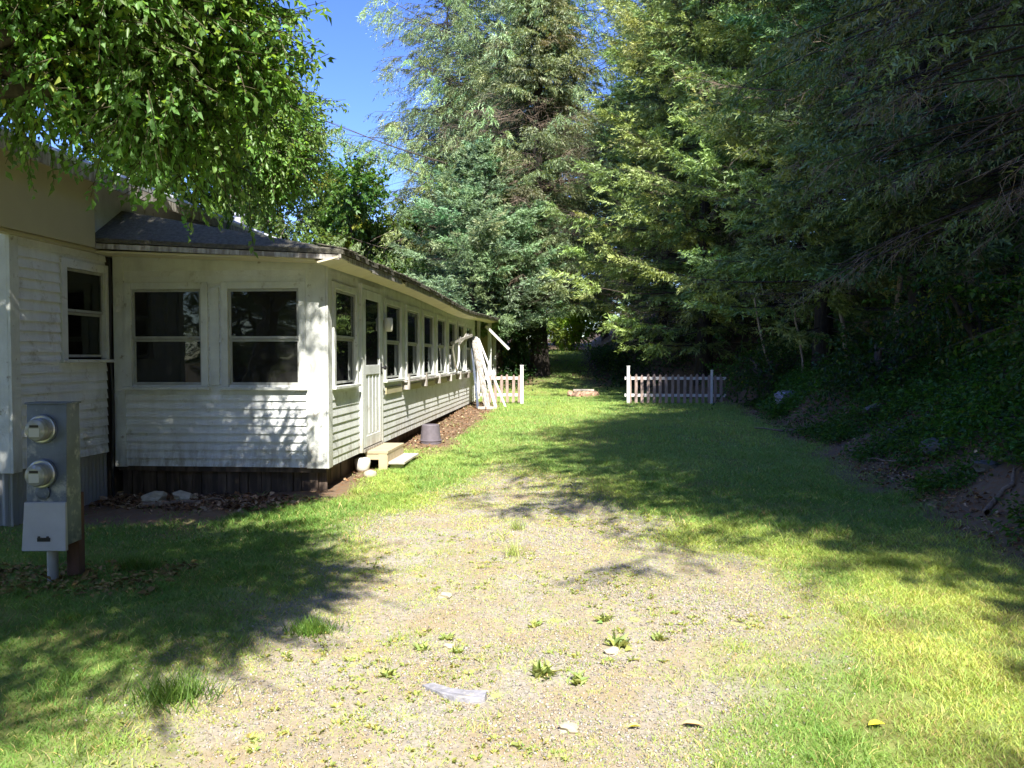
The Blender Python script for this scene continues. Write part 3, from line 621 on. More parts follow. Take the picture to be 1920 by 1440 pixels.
# ------------------------------------------------------------------ picket fences
def fence(name, label, x0, x1, y, z, posts, pitch=.155, broken=()):
    root = thing(name, label, 'fence', ((x0 + x1) / 2, y, z), 0, 'white picket fences across the lawn'); cx = (x0 + x1) / 2
    for zz in (.22, .66):
        mb = MB(); mb.box(x0 - cx - .06, x1 - cx + .04, .0, .035, zz, zz + .075); mb.build('rail', M['railwhite'], root, bevel=.003)
    for (px, h, w) in posts:
        mb = MB(); mb.box(px - cx - w / 2, px - cx + w / 2, -.05, .045 - .05, -.1, h); mb.box(px - cx - w / 2 - .008, px - cx + w / 2 + .008, -.06, .0, h, h + .02); mb.build('post', M['railwhite'], root, bevel=.005)
    k = 0; x = x0 + .08
    while x < x1:
        if k not in broken:
            h = .80 + rs.uniform(-.03, .02); w = .036; a = x - cx; tl = rs.uniform(-.012, .012)
            mb = MB(); mb.hexa([(a - w, -.022, .06), (a + w, -.022, .06), (a + w, -.002, .06), (a - w, -.002, .06), (a - w + tl, -.022, h - .05), (a + w + tl, -.022, h - .05), (a + w + tl, -.002, h - .05), (a - w + tl, -.002, h - .05)])
            mb.hexa([(a - w + tl, -.022, h - .05), (a + w + tl, -.022, h - .05), (a + w + tl, -.002, h - .05), (a - w + tl, -.002, h - .05), (a - .012 + tl, -.022, h), (a + .012 + tl, -.022, h), (a + .012 + tl, -.002, h), (a - .012 + tl, -.002, h)])
            mb.build('picket', M['picket'], root)
        x += pitch; k += 1
    return root
fence('picket_fence', 'picket fence with loose dark pickets between two white posts right of the lawn', 1.46, 3.95, 21.0, tz(2.2, 21.0) - .04, [(1.49, 1.0, .075), (3.62, .9, .06)])
fence('picket_fence', 'short pinkish picket fence beside the leaning boards', -2.35, -1.28, 21.0, tz(-1.6, 21.0) - .03, [(-1.27, 1.02, .085)])

# fire ring
rr = rng(8)
def rock_mesh(name, r, sx, sy, sz, seed, n=2):
    import bmesh
    bm = bmesh.new(); bmesh.ops.create_icosphere(bm, subdivisions=n, radius=1); q = rng(seed); off = q.random(6) * 9
    for v in bm.verts:
        p = v.co; k = 1 + .28 * math.sin(p.x * 2.3 + off[0]) * math.cos(p.y * 2.9 + off[1]) + .16 * math.sin(p.z * 4.1 + off[2] + p.x * 3) + q.uniform(-.06, .06)
        m_ = max(abs(p.x), abs(p.y), abs(p.z)); k *= .75 + .35 / max(m_ * 1.2, .6)
        v.co = Vector((p.x * sx, p.y * sy, p.z * sz)) * k * r
    me = bpy.data.meshes.new(name); bm.to_mesh(me); bm.free(); return me
for k in range(9):
    a = k / 9 * 2 * math.pi; x, y = .38 + .36 * math.cos(a), 24.1 + .34 * math.sin(a)
    o = link('fire_ring_stone', rock_mesh('fire_ring_stone', .12, 1.25, .9, .8, 40 + k), M['brick']); o.location = (x, y, tz(x, y) + .05); o.rotation_euler = (0, 0, a + 1.57)
    tag(o, 'reddish stone set in the small fire ring on the far lawn', 'stone', 'stones of the fire ring')
mb = MB(); mb.box(.08, .70, 24.0, 24.2, tz(.4, 24.1) + .16, tz(.4, 24.1) + .21); tag(mb.build('flat_plank', M['plank'], None, bevel=.004), 'flat pinkish plank lying across the fire ring', 'plank')

# ------------------------------------------------------------------ foreground bits
pts = [(-.29, .19), (-.20, .215), (-.06, .17), (.08, .125), (.24, .095), (.235, .0), (.12, -.035), (.0, -.02), (-.09, .035), (-.19, .12)]
sx, sy = -.50, 3.42; sc = .56
mb = MB(); zt = tz(sx, sy) + .022; n = len(pts)
top = [(sx + p[0] * sc, sy + p[1] * sc, zt + .006 * math.sin(i * 2)) for i, p in enumerate(pts)]; bot = [(sx + p[0] * sc * 1.03, sy + p[1] * sc * 1.03, zt - .06) for p in pts]
mb.face(top); [mb.face([bot[i], bot[(i + 1) % n], top[(i + 1) % n], top[i]]) for i in range(n)]
tag(mb.build('flat_stone', M['slab'], None), 'flat bluish grey slab of stone embedded in the gravel drive', 'stone')
def groundpt(px, py):
    """where a sight line of this photo meets the ground (used once here to measure positions)"""
    u = (px - 960) / 1507.; w = (670 - py) / 1507.; d = 1.0
    for _ in range(60):
        x = d * (-.0727 + .9974 * u); y = d * (.9974 + .0727 * u); d = (tz(x, y) - 1.5) / w
    return x, y
for (x, y, r, lab) in ((.0, 3.18, .030, 'rounded cream pebble on the gravel near the slab'), (.21, 4.03, .028, 'pale round pebble between weeds on the drive'), (-.77, 4.9, .03, 'white pebble at the edge of the tree shade on the drive'), (-.62, 4.05, .024, 'tiny white pebble beside the twin sprouts on the drive')):
    o = link('pebble', rock_mesh('pebble', r, 1.25, 1, .7, int(x * 100) % 50 + 60), M['palestone']); o.location = (x, y, tz(x, y) + r * .35); tag(o, lab, 'pebble', 'pebbles on the drive')
def flatleaf(x, y, L, w, rz, m, lab):
    mb = MB(); z = tz(x, y) + .016; c, s = math.cos(rz), math.sin(rz); pr = [(-.5, 0), (-.25, .42), (.1, .5), (.38, .25), (.5, 0)]
    f = lambda a, b, h: (x + (a * L) * c - (b * w) * s, y + (a * L) * s + (b * w) * c, z + h)
    up = [f(a, b, .012 * abs(b) * 2) for a, b in pr]; dn = [f(a, -b, .012 * abs(b) * 2) for a, b in pr]
    for i in range(4): mb.face([f(pr[i][0], 0, 0), f(pr[i + 1][0], 0, 0), up[i + 1], up[i]]); mb.face([dn[i], dn[i + 1], f(pr[i + 1][0], 0, 0), f(pr[i][0], 0, 0)])
    tag(mb.build('fallen_leaf', M[m], None), lab, 'leaf', 'fallen leaves on the ground')
flatleaf(1.23, 3.28, .075, .04, .2, 'yellowleaf', 'bright yellow leaf on the green grass at the front')
flatleaf(.50, 3.26, .09, .035, -.2, 'tanleaf', 'tan oval leaf on the gravel')
flatleaf(.26, 3.22, .05, .018, .1, 'yellowleaf', 'thin yellow-green leaf on the gravel beside the tan one')
flatleaf(2.55, 4.0, .05, .05, .6, 'tanleaf', 'brown leaf in the grass by the bank')

# rocks along the bank
rk = [(4.55, 17.2, .24, 'large pale angular rock at the foot of the bank by the fence'), (4.25, 17.0, .14, 'small grey rock beside the large pale one'), (4.9, 16.0, .11, 'grey rock half hidden at the top of the bare soil'),
      (4.6, 12.6, .13, 'dark rock in the middle of the bank'), (4.3, 10.8, .12, 'mossy rock low on the bank'), (4.15, 9.3, .15, 'broad dark rock among roots on the bank'), (4.5, 8.6, .12, 'rock above the broad dark one on the bank'),
      (3.95, 7.9, .09, 'small rock at the foot of the bank near the grass'), (4.7, 7.6, .12, 'rock beneath the ferns on the near bank')]
for k, (x, y, r, lab) in enumerate(rk):
    o = link('rock', rock_mesh('rock', r, 1.3, 1, .75, 80 + k), M['slab'] if k == 0 else M['rock']); o.location = (x, y, tz(x, y) + r * .25); o.rotation_euler = (0, 0, k); tag(o, lab, 'rock', 'rocks along the wooded bank')
rk = [(-4.35, 8.1, .10, 'tan stone left of the other one under the porch'), (-4.05, 8.15, .09, 'tan stone right of the other one under the porch')]
for k, (x, y, r, lab) in enumerate(rk):
    o = link('stone', rock_mesh('stone', r, 1.3, 1, .7, 120 + k), M['palestone']); o.location = (x, y, tz(x, y) + .05); tag(o, lab, 'stone', 'stones below the porch')

# ------------------------------------------------------------------ foliage builders
def leaves_mesh(P, D, L, Wd, col, r, fold=.25):
    """n leaves: base P, direction D, length L, width Wd; 2 triangles each sharing the mid rib"""
    n = len(P); D = norm(D); up = norm(r.normal(size=(n, 3)) * .55 + [0, 0, 1.0]); side = norm(np.cross(D, up)); nn = np.cross(side, D)
    L = np.broadcast_to(L, (n,))[:, None]; w = np.broadcast_to(Wd, (n,))[:, None]
    mid = P + D * L * .45
    V = np.stack([P, mid + side * w / 2 + nn * w * fold, P + D * L - nn * L * (.05 + .3 * r.random((n, 1))), mid - side * w / 2 + nn * w * fold], 1).reshape(-1, 3)
    b = np.arange(n)[:, None] * 4; F = np.concatenate([b + [0, 1, 2], b + [0, 2, 3]])
    return V, F, np.repeat(col, 4, 0)
def blades(P, D, side, L, w, col):
    n = len(P); V = np.stack([P - side * w[:, None], P + side * w[:, None], P + D * L[:, None]], 1).reshape(-1, 3)
    return V, np.arange(n * 3).reshape(-1, 3), np.repeat(col, 3, 0)
def cvar(r, n, base, sd=.18, alt=None, pa=0, hue=.1):
    c = np.array(base)[None] * (1 + sd * r.normal(size=(n, 1))) * (1 + hue * r.normal(size=(n, 3)) * [1, .35, .8])
    if alt is not None: k = r.random(n) < pa; c[k] = np.array(alt) * (1 + sd * r.normal(size=(k.sum(), 1)))
    return np.clip(c, .004, .9)

def limb(r, a, b, n=7, sag=0, wob=.06):
    a = np.array(a, float); b = np.array(b, float); t = np.linspace(0, 1, n)[:, None]; L = np.linalg.norm(b - a)
    p = a + (b - a) * t; p += r.normal(size=(n, 3)) * wob * L * (t * (1 - t) * 2); p[:, 2:] += sag * L * np.sin(t * np.pi) * 1
    return p
def broadleaf(name, label, blobs, base, seed, nleaf=40000, leaf=(.085, .048), col=(.085, .17, .025), alt=(.30, .27, .03), trunk_r=.2, twig=.55, cat='tree', group=None, density=None, lean=None, leafname='crown'):
    """blobs: (x,y,z,rx,ry,rz,weight) in world coordinates"""
    r = rng(seed); base = np.array(base, float); root = thing(name, label, cat, tuple(base), 0, group)
    parts = []; bl = np.array(blobs, float); cen = bl[:, :3]; top = np.average(cen, axis=0, weights=bl[:, 6])
    fork = base + (top - base) * [.25, .25, .45]
    V, F = polytube(np.concatenate([limb(r, base - [0, 0, .3], fork, 5, 0, .03)]), np.linspace(trunk_r * 1.25, trunk_r * .75, 5), 12, .15, r); parts.append((V, F, (.13, .11, .09)))
    for c in cen:
        V, F = polytube(limb(r, fork, c, 8, .06, .05), np.linspace(trunk_r * .5, .018, 8), 7); parts.append((V, F, (.12, .10, .085)))
    wts = bl[:, 6] / bl[:, 6].sum(); per = 13; nt_ = nleaf // per
    which = r.choice(len(bl), nt_, p=wts); dirs = norm(r.normal(size=(nt_, 3))); rad = r.random(nt_) ** .42
    # clumps: keep twigs near a set of branch tips
    ncl = max(8, int(nt_ / 26)); cb = r.choice(len(bl), ncl, p=wts); cd = norm(r.normal(size=(ncl, 3))); cr = r.random(ncl) ** .38
    tips = cen[cb] + cd * cr[:, None] * bl[cb, 3:6]
    ci = r.integers(0, ncl, nt_); P0 = tips[ci] + r.normal(size=(nt_, 3)) * .17 * twig / .5
    out = norm(P0 - cen[cb[ci]]); D = norm(out * .8 + r.normal(size=(nt_, 3)) * .55 + [0, 0, -.25]); TL = twig * (.5 + .7 * r.random(nt_))
    V, F = tubes(P0, P0 + D * TL[:, None], .005, .0022, 3); parts.append((V, F, (.10, .09, .05)))
    V, F = tubes(cen[cb] + (tips - cen[cb]) * .15, tips, .016, .006, 4); parts.append((V, F, (.11, .095, .08)))
    t = np.tile(np.linspace(.12, 1.0, per), nt_); idx = np.repeat(np.arange(nt_), per); n = len(idx)
    P = P0[idx] + D[idx] * (TL[idx] * t)[:, None] + np.array([0, 0, -.10])[None] * (t ** 2 * TL[idx])[:, None]
    LD = norm(D[idx] * .6 + r.normal(size=(n, 3)) * .65 + [0, 0, -.45])
    clc = cvar(r, ncl, col, .22, alt, .02); cc = clc[ci[idx]] * (1 + .18 * r.normal(size=(n, 1))); k = r.random(n) < .012; cc[k] = alt
    LV, LF, LC = leaves_mesh(P, LD, leaf[0] * (.6 + .7 * r.random(n)), leaf[1] * (.7 + .6 * r.random(n)), np.clip(cc, .004, .9), r)
    V, Fs, C_ = join(parts)
    link('trunk', mesh_arr('trunk', V - base, Fs, C_, True), M['bark'], root)
    link(leafname, mesh_arr('crown', LV - base, LF, LC), M['leaf'], root)
    return root

def conifer_mesh(seed, H, Rm, z0=.12, whorl=.32, per=6, twl=.55, ntw=13, nsub=4, nn=7, nl=.075, nw=.010, col=(.055, .10, .035), tipc=(.11, .17, .05), droop=.25, upturn=.12, hang=0., dead=.0, deadz=.35, deadlen=.8, prof=.75, trunk_r=.16, jit=.15, bare=.0, nclean=0.):
    """local coordinates, base at 0. returns (trunk parts, crown V,F,C)"""
    r = rng(seed); parts = []
    tz_ = np.linspace(-.3, H, 12); tx = np.cumsum(r.normal(size=12) * .035); ty = np.cumsum(r.normal(size=12) * .035); tx[:2] = ty[:2] = 0
    V, F = polytube(np.stack([tx, ty, tz_], 1), trunk_r * np.clip(1 - tz_ / H, .04, 1) ** .8 * np.where(tz_ < 0, 1.35, 1), 12, .15, r); parts.append((V, F, (.045, .038, .032)))
    zs = []; z = z0 * H
    while z < H * .985: zs.append(z); z += whorl * (.7 + .6 * r.random()) * (1 - .45 * z / H)
    bz = np.repeat(zs, per) + r.normal(size=len(zs) * per) * .08; nb = len(bz)
    az = r.random(nb) * 2 * np.pi; f = np.clip((bz / H - z0) / (1 - z0), 0, 1)
    L = Rm * (1 - f) ** prof * np.minimum(1, .65 + f * 3.2) * (1 + jit * r.normal(size=nb)); L = np.clip(L, .15, Rm * 1.35)
    cx = np.interp(bz, tz_, tx); cyy = np.interp(bz, tz_, ty)
    ca, sa = np.cos(az), np.sin(az); rise = .25 * f - droop * (1 - f) + r.normal(size=nb) * .06
    def bp(i, s):
        Ls = L[i] * s; return np.stack([cx[i] + ca[i] * Ls, cyy[i] + sa[i] * Ls, bz[i] + rise[i] * Ls - droop * .25 * Ls * s + upturn * L[i] * s ** 3], -1)
    isdead = (f < deadz) & (r.random(nb) < dead)
    for k in range(5):
        s0, s1 = k / 5, (k + 1) / 5; i = np.arange(nb); rr0 = .004 + .007 * L ** .8 * (1 - s0); rr1 = .004 + .007 * L ** .8 * (1 - s1)
        V, F = tubes(bp(i, np.full(nb, s0)), bp(i, np.full(nb, s1)), rr0, rr1, 4); parts.append((V, F, (.10, .08, .065)))
    # secondary twigs
    ntb = np.maximum(3, (ntw * np.clip(L / Rm, .25, 1.2)).astype(int)); ntb = np.where(isdead, (ntb * .8).astype(int) + 1, ntb)
    bi = np.repeat(np.arange(nb), ntb); n2 = len(bi); s = .12 + .88 * r.random(n2) ** .8
    P = bp(bi, s); P2 = bp(bi, np.minimum(s + .04, 1.04)); T = norm(P2 - P); sg = r.choice([-1., 1.], n2)
    perp = np.stack([-sa[bi], ca[bi], np.zeros(n2)], -1) * sg[:, None]
    D = norm(T * (.65 + .3 * s[:, None]) + perp * (.9 - .35 * s[:, None]) + r.normal(size=(n2, 3)) * .14 + np.array([0, 0, -.12 - hang])[None])
    TL = twl * (.55 + .6 * r.random(n2)) * (1.15 - .55 * s) * np.clip(L[bi] / (Rm * .45), .35, 1.1)
    dd = isdead[bi] | (s < bare)
    V, F = tubes(P, P + D * TL[:, None], .0045, .002, 3); parts.append((V, F, np.where(np.repeat(dd, 6)[:, None], [[.28, .21, .16]], [[.09, .07, .05]])))
    # drooping dead twiglets
    di = np.where(isdead[bi])[0]
    if len(di):
        m = np.repeat(di, 4); q = r.random(len(m)); A = P[m] + D[m] * (TL[m] * q)[:, None]; Dm = norm(D[m] * .5 + r.normal(size=(len(m), 3)) * .5 + [0, 0, -.5])
        V, F = tubes(A, A + Dm * (.12 + .25 * r.random(len(m)))[:, None], .003, .0015, 3); parts.append((V, F, (.34, .26, .19)))
    li = np.where(~dd)[0]; m = np.repeat(li, nsub); q = .15 + .85 * r.random(len(m)); A = P[m] + D[m] * (TL[m] * q)[:, None]
    sd = norm(np.cross(D[m], [[0, 0, 1.]])) * r.choice([-1., 1.], len(m))[:, None]
    SD = norm(D[m] * .75 + sd * .65 * (1.2 - q[:, None]) + r.normal(size=(len(m), 3)) * .15 + np.array([0, 0, -.05 - hang * .8])[None]); SL = (.16 + .14 * r.random(len(m))) * (1 + hang * .6) * np.clip(TL[m] / (twl * .6), .5, 1.2)
    # needles
    k = np.repeat(np.arange(len(m)), nn); t = np.tile(np.linspace(0, 1, nn), len(m)) + r.random(len(k)) * .12; Pn = A[k] + SD[k] * (SL[k] * t)[:, None]
    rad = norm(np.cross(SD[k], r.normal(size=(len(k), 3)))); ND = norm(SD[k] * .85 + rad * .8); ns = norm(np.cross(ND, rad + r.normal(size=rad.shape) * .3))
    mixv = np.clip(s[m][k] * .55 + .5 * t * q[k] + r.normal(size=len(k)) * .08, 0, 1)[:, None]; bc = (1 + .16 * r.normal(size=(nb, 1)))[bi[m][k]]; hv = 1 + .10 * r.normal(size=(nb, 3))[bi[m][k]] * [1, .3, .9]
    cc = (np.array(col)[None] * (1 - mixv) + np.array(tipc)[None] * mixv) * bc * hv * (1 + .12 * r.normal(size=(len(k), 1)))
    crown = blades(Pn, ND, ns, nl * (.6 + .7 * r.random(len(k))), np.full(len(k), nw), np.clip(cc, .003, .9))
    return parts, crown
CONI = {}
def conifer_proto(key, **kw):
    parts, (V, F, C_) = conifer_mesh(**kw); tv, tf, tc = join(parts)
    a = mesh_arr('trunk', tv, tf, tc, True); a.materials.append(M['bark']); b = mesh_arr('crown', V, F, C_); b.materials.append(M['needle'])
    CONI[key] = (a, b)
def conifer(key, x, y, label, s=1.0, rz=0., name='conifer_tree', group=None, sz=None, tilt=(0, 0), zoff=0, cat='tree'):
    root = thing(name, label, cat, (x, y, tz(x, y) - .05 + zoff), rz, group); root.scale = (s, s, sz or s); root.rotation_euler = (tilt[0], tilt[1], rz)
    a, b = CONI[key]; link('trunk', a, None, root); link('crown', b, None, root); return root

GREENS = dict(col=(.10, .13, .045), tipc=(.24, .31, .11))
conifer_proto('hemlock', seed=11, H=15, Rm=4.0, z0=.16, per=6, whorl=.42, twl=.75, ntw=22, nsub=5, nn=7, nl=.085, nw=.013, droop=.22, upturn=-.03, hang=.28, dead=.5, deadz=.40, prof=.6, trunk_r=.2, jit=.25, **GREENS)
conifer_proto('spruce', seed=12, H=14, Rm=3.3, z0=.12, per=7, whorl=.36, twl=.65, ntw=20, nsub=6, nn=7, nl=.11, nw=.017, col=(.075, .15, .06), tipc=(.24, .38, .14), droop=.18, upturn=.16, hang=.05, dead=.35, deadz=.3, prof=.62, trunk_r=.19, jit=.22)
conifer_proto('fir', seed=13, H=17, Rm=3.8, z0=.06, per=7, whorl=.40, twl=.75, ntw=22, nsub=6, nn=7, nl=.12, nw=.020, col=(.13, .20, .06), tipc=(.42, .52, .16), droop=.12, upturn=.2, hang=.12, dead=.25, deadz=.25, prof=.5, trunk_r=.22, jit=.28)
conifer_proto('blue', seed=14, H=8.4, Rm=3.5, z0=.2, per=8, whorl=.32, twl=.8, ntw=22, nsub=7, nn=8, nl=.11, nw=.018, col=(.11, .20, .12), tipc=(.32, .46, .23), droop=.02, upturn=.14, hang=.0, dead=.05, deadz=.3, prof=.72, trunk_r=.12, jit=.18)
conifer_proto('larch', seed=15, H=23, Rm=7.0, z0=.16, per=6, whorl=.50, twl=1.0, ntw=26, nsub=7, nn=6, nl=.14, nw=.018, col=(.18, .27, .14), tipc=(.36, .48, .24), droop=-.10, upturn=.05, hang=.75, dead=.15, deadz=.2, prof=.55, trunk_r=.28, jit=.28)
conifer_proto('snag', seed=16, H=15, Rm=2.9, z0=.20, per=9, whorl=.33, twl=.9, ntw=22, nsub=6, nn=6, nl=.12, nw=.019, col=(.12, .17, .08), tipc=(.30, .34, .17), droop=.1, upturn=.02, hang=.3, dead=.55, deadz=.6, prof=.6, trunk_r=.33, jit=.3)
conifer_proto('pole', seed=17, H=15, Rm=2.6, z0=.36, per=6, whorl=.45, twl=.6, ntw=16, nsub=4, nn=6, nl=.10, nw=.016, droop=.2, upturn=0, hang=.2, dead=.5, deadz=.5, prof=.5, trunk_r=.15, jit=.3, **GREENS)
conifer_proto('high', seed=18, H=15, Rm=4.5, z0=.34, per=12, whorl=.42, twl=.75, ntw=20, nsub=5, nn=7, nl=.10, nw=.016, droop=.12, upturn=-.03, hang=.25, dead=.2, deadz=.2, prof=.6, trunk_r=.2, jit=.2, **GREENS)

# ---- named trees of the picture
conifer('larch', -2.1, 33.0, 'tall airy larch towering behind the blue-green spruce at the end of the house', 1.0, 1.1, 'larch_tree')
conifer('blue', -3.2, 28.3, 'bushy blue-green spruce just beyond the far end of the porch roof', 1.0, .4, 'spruce_tree')
conifer('snag', -1.15, 29.8, 'thick dark trunked tree with bare grey-brown branches left of the grass path', 1.0, 2.2, 'old_spruce_tree')
conifer('fir', 4.0, 24.5, 'bright yellow-green fir directly behind the picket fence right of the path', 1.0, .3, 'fir_tree')
conifer('fir', 5.8, 19.0, 'large sunlit fir whose boughs hang over the fence and the lawn', .95, 2.3, 'fir_tree')
conifer('spruce', 6.5, 15.6, 'dark green spruce on the bank just right of the sunlit firs', 1.05, 4.1, 'spruce_tree')
conifer('hemlock', 7.2, 12.9, 'hemlock with a stout grey trunk at the right edge of the wood', 1.0, .9, 'hemlock_tree')
conifer('hemlock', 6.4, 9.6, 'near hemlock on the bank with drooping brown twigs at upper right', .95, 3.0, 'hemlock_tree')
conifer('spruce', 8.3, 9.0, 'deep shaded spruce standing behind the near hemlock', 1.05, 5.2, 'spruce_tree')
# ---- wood on the hillside
G1 = 'conifers standing in the shaded wood on the hillside'
spots = [(8.6, 16.5), (10.5, 13.5), (9.8, 20.0), (7.6, 21.5), (12.5, 17.5), (11.8, 9.5), (14.0, 12.5), (13.0, 22.5), (10.0, 25.5), (6.8, 26.5), (16.5, 17.0), (15.5, 26.0), (8.5, 30.5), (12.0, 31.0), (4.8, 29.5), (18, 9), (19, 22), (6.0, 34.5), (16, 33), (14, 28), (21, 30), (22, 15), (10.5, 22.5), (11, 17)]
for k, (x, y) in enumerate(spots): conifer(['pole', 'pole', 'spruce', 'pole', 'hemlock'][k % 5], x, y, 'dark conifer in the shaded wood on the hillside', 1.0 + .25 * ((k * 37) % 10) / 10, k * 1.7, group=G1)
G2 = 'conifers beyond the grass path'
spots = [(3.5, 31), (5.6, 36), (-4.4, 38), (6.4, 44), (-4.4, 47), (-5.6, 36.5), (7.5, 40), (2.6, 61), (-3.6, 57), (3.6, 55), (7.5, 47), (-7, 48), (8.5, 40), (-1.2, 68), (5, 66), (11, 56), (-7, 62)]
for k, (x, y) in enumerate(spots): conifer(['spruce', 'fir', 'hemlock'][k % 3], x, y, 'dark conifer in the wood beyond the grass path', 1.0 + .3 * ((k * 53) % 10) / 10, k * 2.3, group=G2)
# ---- trees behind the viewer whose shade falls on the lawn and bank
G3 = 'conifers on the bank beside and behind the viewer'
for k, (x, y, sc_, ky) in enumerate([(4.6, 4.25, .9, 'high'), (6.4, 3.4, 1.05, 'high'), (9.4, -2.2, 1.1, 'high'), (9.2, 3.0, 1.1, 'spruce'), (10.5, -2.5, 1.2, 'hemlock'), (12, 5.5, 1.2, 'spruce'), (8.6, -5.5, 1.1, 'fir')]):
    conifer(ky, x, y, 'tall conifer on the near bank casting shade over the grass', sc_, k * 1.3 + .5, group=G3)
G3 = 'conifers in the wood across the road behind the viewer'
for k, (x, y) in enumerate([(-16, -22), (-11, -19), (-6.5, -23), (-2, -20), (3, -24), (8, -21), (13, -18), (-20, -30), (-9, -31), (0, -30), (10, -30), (18, -26), (-25, -20), (-22, -8), (-19, 0)]):
    conifer(['spruce', 'fir', 'hemlock'][k % 3], x, y, 'tall conifer in the wood behind the viewer', 1.05, k * 1.9, group=G3)

# ---- broadleaf trees
near = [(-3.1, 4.9, 3.82, .95, .55, .66, 7), (-2.62, 5.0, 3.72, .6, .5, .75, 4.5), (-3.7, 4.7, 4.15, .9, .7, .6, 4), (-2.35, 5.5, 3.5, .3, .4, .55, 1.3), 
        (-3.4, 2.0, 5.0, 1.4, .9, .4, 6), (-2.0, 1.4, 5.3, 1.1, 1.0, .4, 6), (-1.0, .1, 5.8, 1.0, 1.3, .5, 6.5), (-2.4, -.5, 6.0, 1.3, 1.3, .6, 7), (-3.8, .3, 6.0, 1.6, 1.6, .7, 8), (-5.2, 2.4, 5.6, 1.5, 1.5, 1.0, 6), (-3.0, 4.1, 7.3, 1.2, 1.0, .35, 4.5), (-3.9, 3.1, 8.1, 1.4, 1.2, .4, 6), (-2.3, 4.2, 7.1, .7, .8, .4, 1.5), (-5.0, 5.0, 4.6, .9, 1.2, 1.1, 3),
        (-5.0, 9.7, 4.9, .9, .9, 1.0, 6), (-4.25, 10.1, 4.25, .5, .7, .65, 4), (-4.9, 9.2, 5.9, 1.0, .9, .8, 3.5),
        (-3.45, 5.0, 3.3, .45, .3, .25, .7), (-2.75, 5.4, 3.2, .4, .3, .25, .5), (-2.45, 5.6, 3.1, .28, .3, .3, .3),
        (-2.1, -2.4, 5.9, 1.3, 1.0, .5, 5.5), (-3.9, -2.2, 6.1, 1.4, 1.1, .6, 6), (-3.75, 10.1, 4.35, .4, .5, .6, 3)]
broadleaf('broadleaf_tree', 'leafy green broadleaf tree arching over the front of the house at upper left', near, (-6.1, 2.6, tz(-6.1, 2.6)), 21, 310000, (.060, .032), (.20, .37, .10), (.34, .42, .09), .26, .40)
def blob_tree(x, y, h, rr_, seed, label, name='broadleaf_tree', n=26000, leaf=(.17, .11), col=(.13, .24, .055), group=None):
    r = rng(seed); z = tz(x, y); bl = [(x + r.normal() * rr_ * .4, y + r.normal() * rr_ * .4, z + h * (.35 + .55 * q), rr_ * (.75 - .35 * q), rr_ * (.75 - .35 * q), h * .16, 1.) for q in np.linspace(0, 1, 8)]
    return broadleaf(name, label, bl, (x, y, z), seed, n, leaf, col, (.30, .32, .06), .16, .7, group=group)
blob_tree(-12.0, 30, 11.6, 2.9, 37, 'tall broadleaf tree whose crown meets the near leaves above the roof', n=46000, leaf=(.13, .08), col=(.16, .27, .07))
blob_tree(-8.6, 31, 7.2, 2.3, 31, 'green broadleaf tree rising behind the far end of the house roof')
blob_tree(-12.5, 33, 9.0, 3.4, 32, 'broad green tree behind the house roof, seen under the near leaves')
blob_tree(-6.2, 33.5, 6.0, 2.2, 33, 'smaller bushy tree between the house roof and the larch', col=(.06, .13, .035))
blob_tree(-18, 34, 8, 4.2, 34, 'far broadleaf tree glimpsed behind the metal roof')
blob_tree(-2.6, 28.9, 3.6, 1.0, 35, 'dark leafy shrub between the porch end and the thick trunk', 'shrub', 9000, (.10, .07), (.045, .11, .03))
blob_tree(.1, 50, 3.0, 1.6, 36, 'bright green shrub at the far end of the grass path', 'shrub', 9000, (.16, .11), (.34, .50, .08))
# saplings and shrubs on the bank
G4 = 'leafy shrubs on the wooded bank'
for k, (x, y, h, rr_, lab) in enumerate([(6.0, 12.4, 1.1, .5, 'light green sapling beside the thin trunks on the bank'), (6.3, 9.6, 1.2, .6, 'leafy shrub with pale sprigs in the middle of the bank'), (5.3, 8.2, .9, .6, 'low dark shrub just above the bare soil'),
                                        (7.2, 8.8, 1.4, .8, 'tall dark shrub at the right edge above the ferns'), (5.2, 14.0, .9, .6, 'small shrub above the pale angular rock'), (6.9, 11.0, 1.2, .8, 'broad shrub in front of the stout grey trunk'), (4.7, 19.5, 1.2, .7, 'dark shrub beside the right end of the picket fence')]):
    blob_tree(x, y, h, rr_, 50 + k, lab, 'shrub', 3500, (.075, .048), (.05, .125, .02), G4)
# slanting dead poles catching the light in the wood
G5 = 'slanting bare trunks in the wood'
for k, (x0, y0, x1, z1, r0, lab) in enumerate([(5.0, 20.2, 4.55, 2.3, .045, 'thin bare trunk leaning left near the fence end'), (5.9, 17.6, 5.55, 2.6, .05, 'sunlit bare pole leaning among the trees'), (5.3, 18.6, 5.1, 1.7, .035, 'short bare pole left of the sunlit one'), (6.4, 16.4, 6.45, 3.4, .07, 'upright bare grey trunk on the bank')]):
    zb = tz(x0, y0); r_ = rng(70 + k); V, F = polytube(limb(r_, (x0, y0, zb - .1), (x1, y0 + .2, zb + z1), 7, 0, .03), np.linspace(r0, r0 * .5, 7), 8, .1, r_)
    o = link('bare_trunk', mesh_arr('bare_trunk', V - np.array([x0, y0, zb]), F, np.broadcast_to([.42, .32, .23], (len(V), 3)), True), M['bark']); o.location = (x0, y0, zb); tag(o, lab, 'trunk', G5)

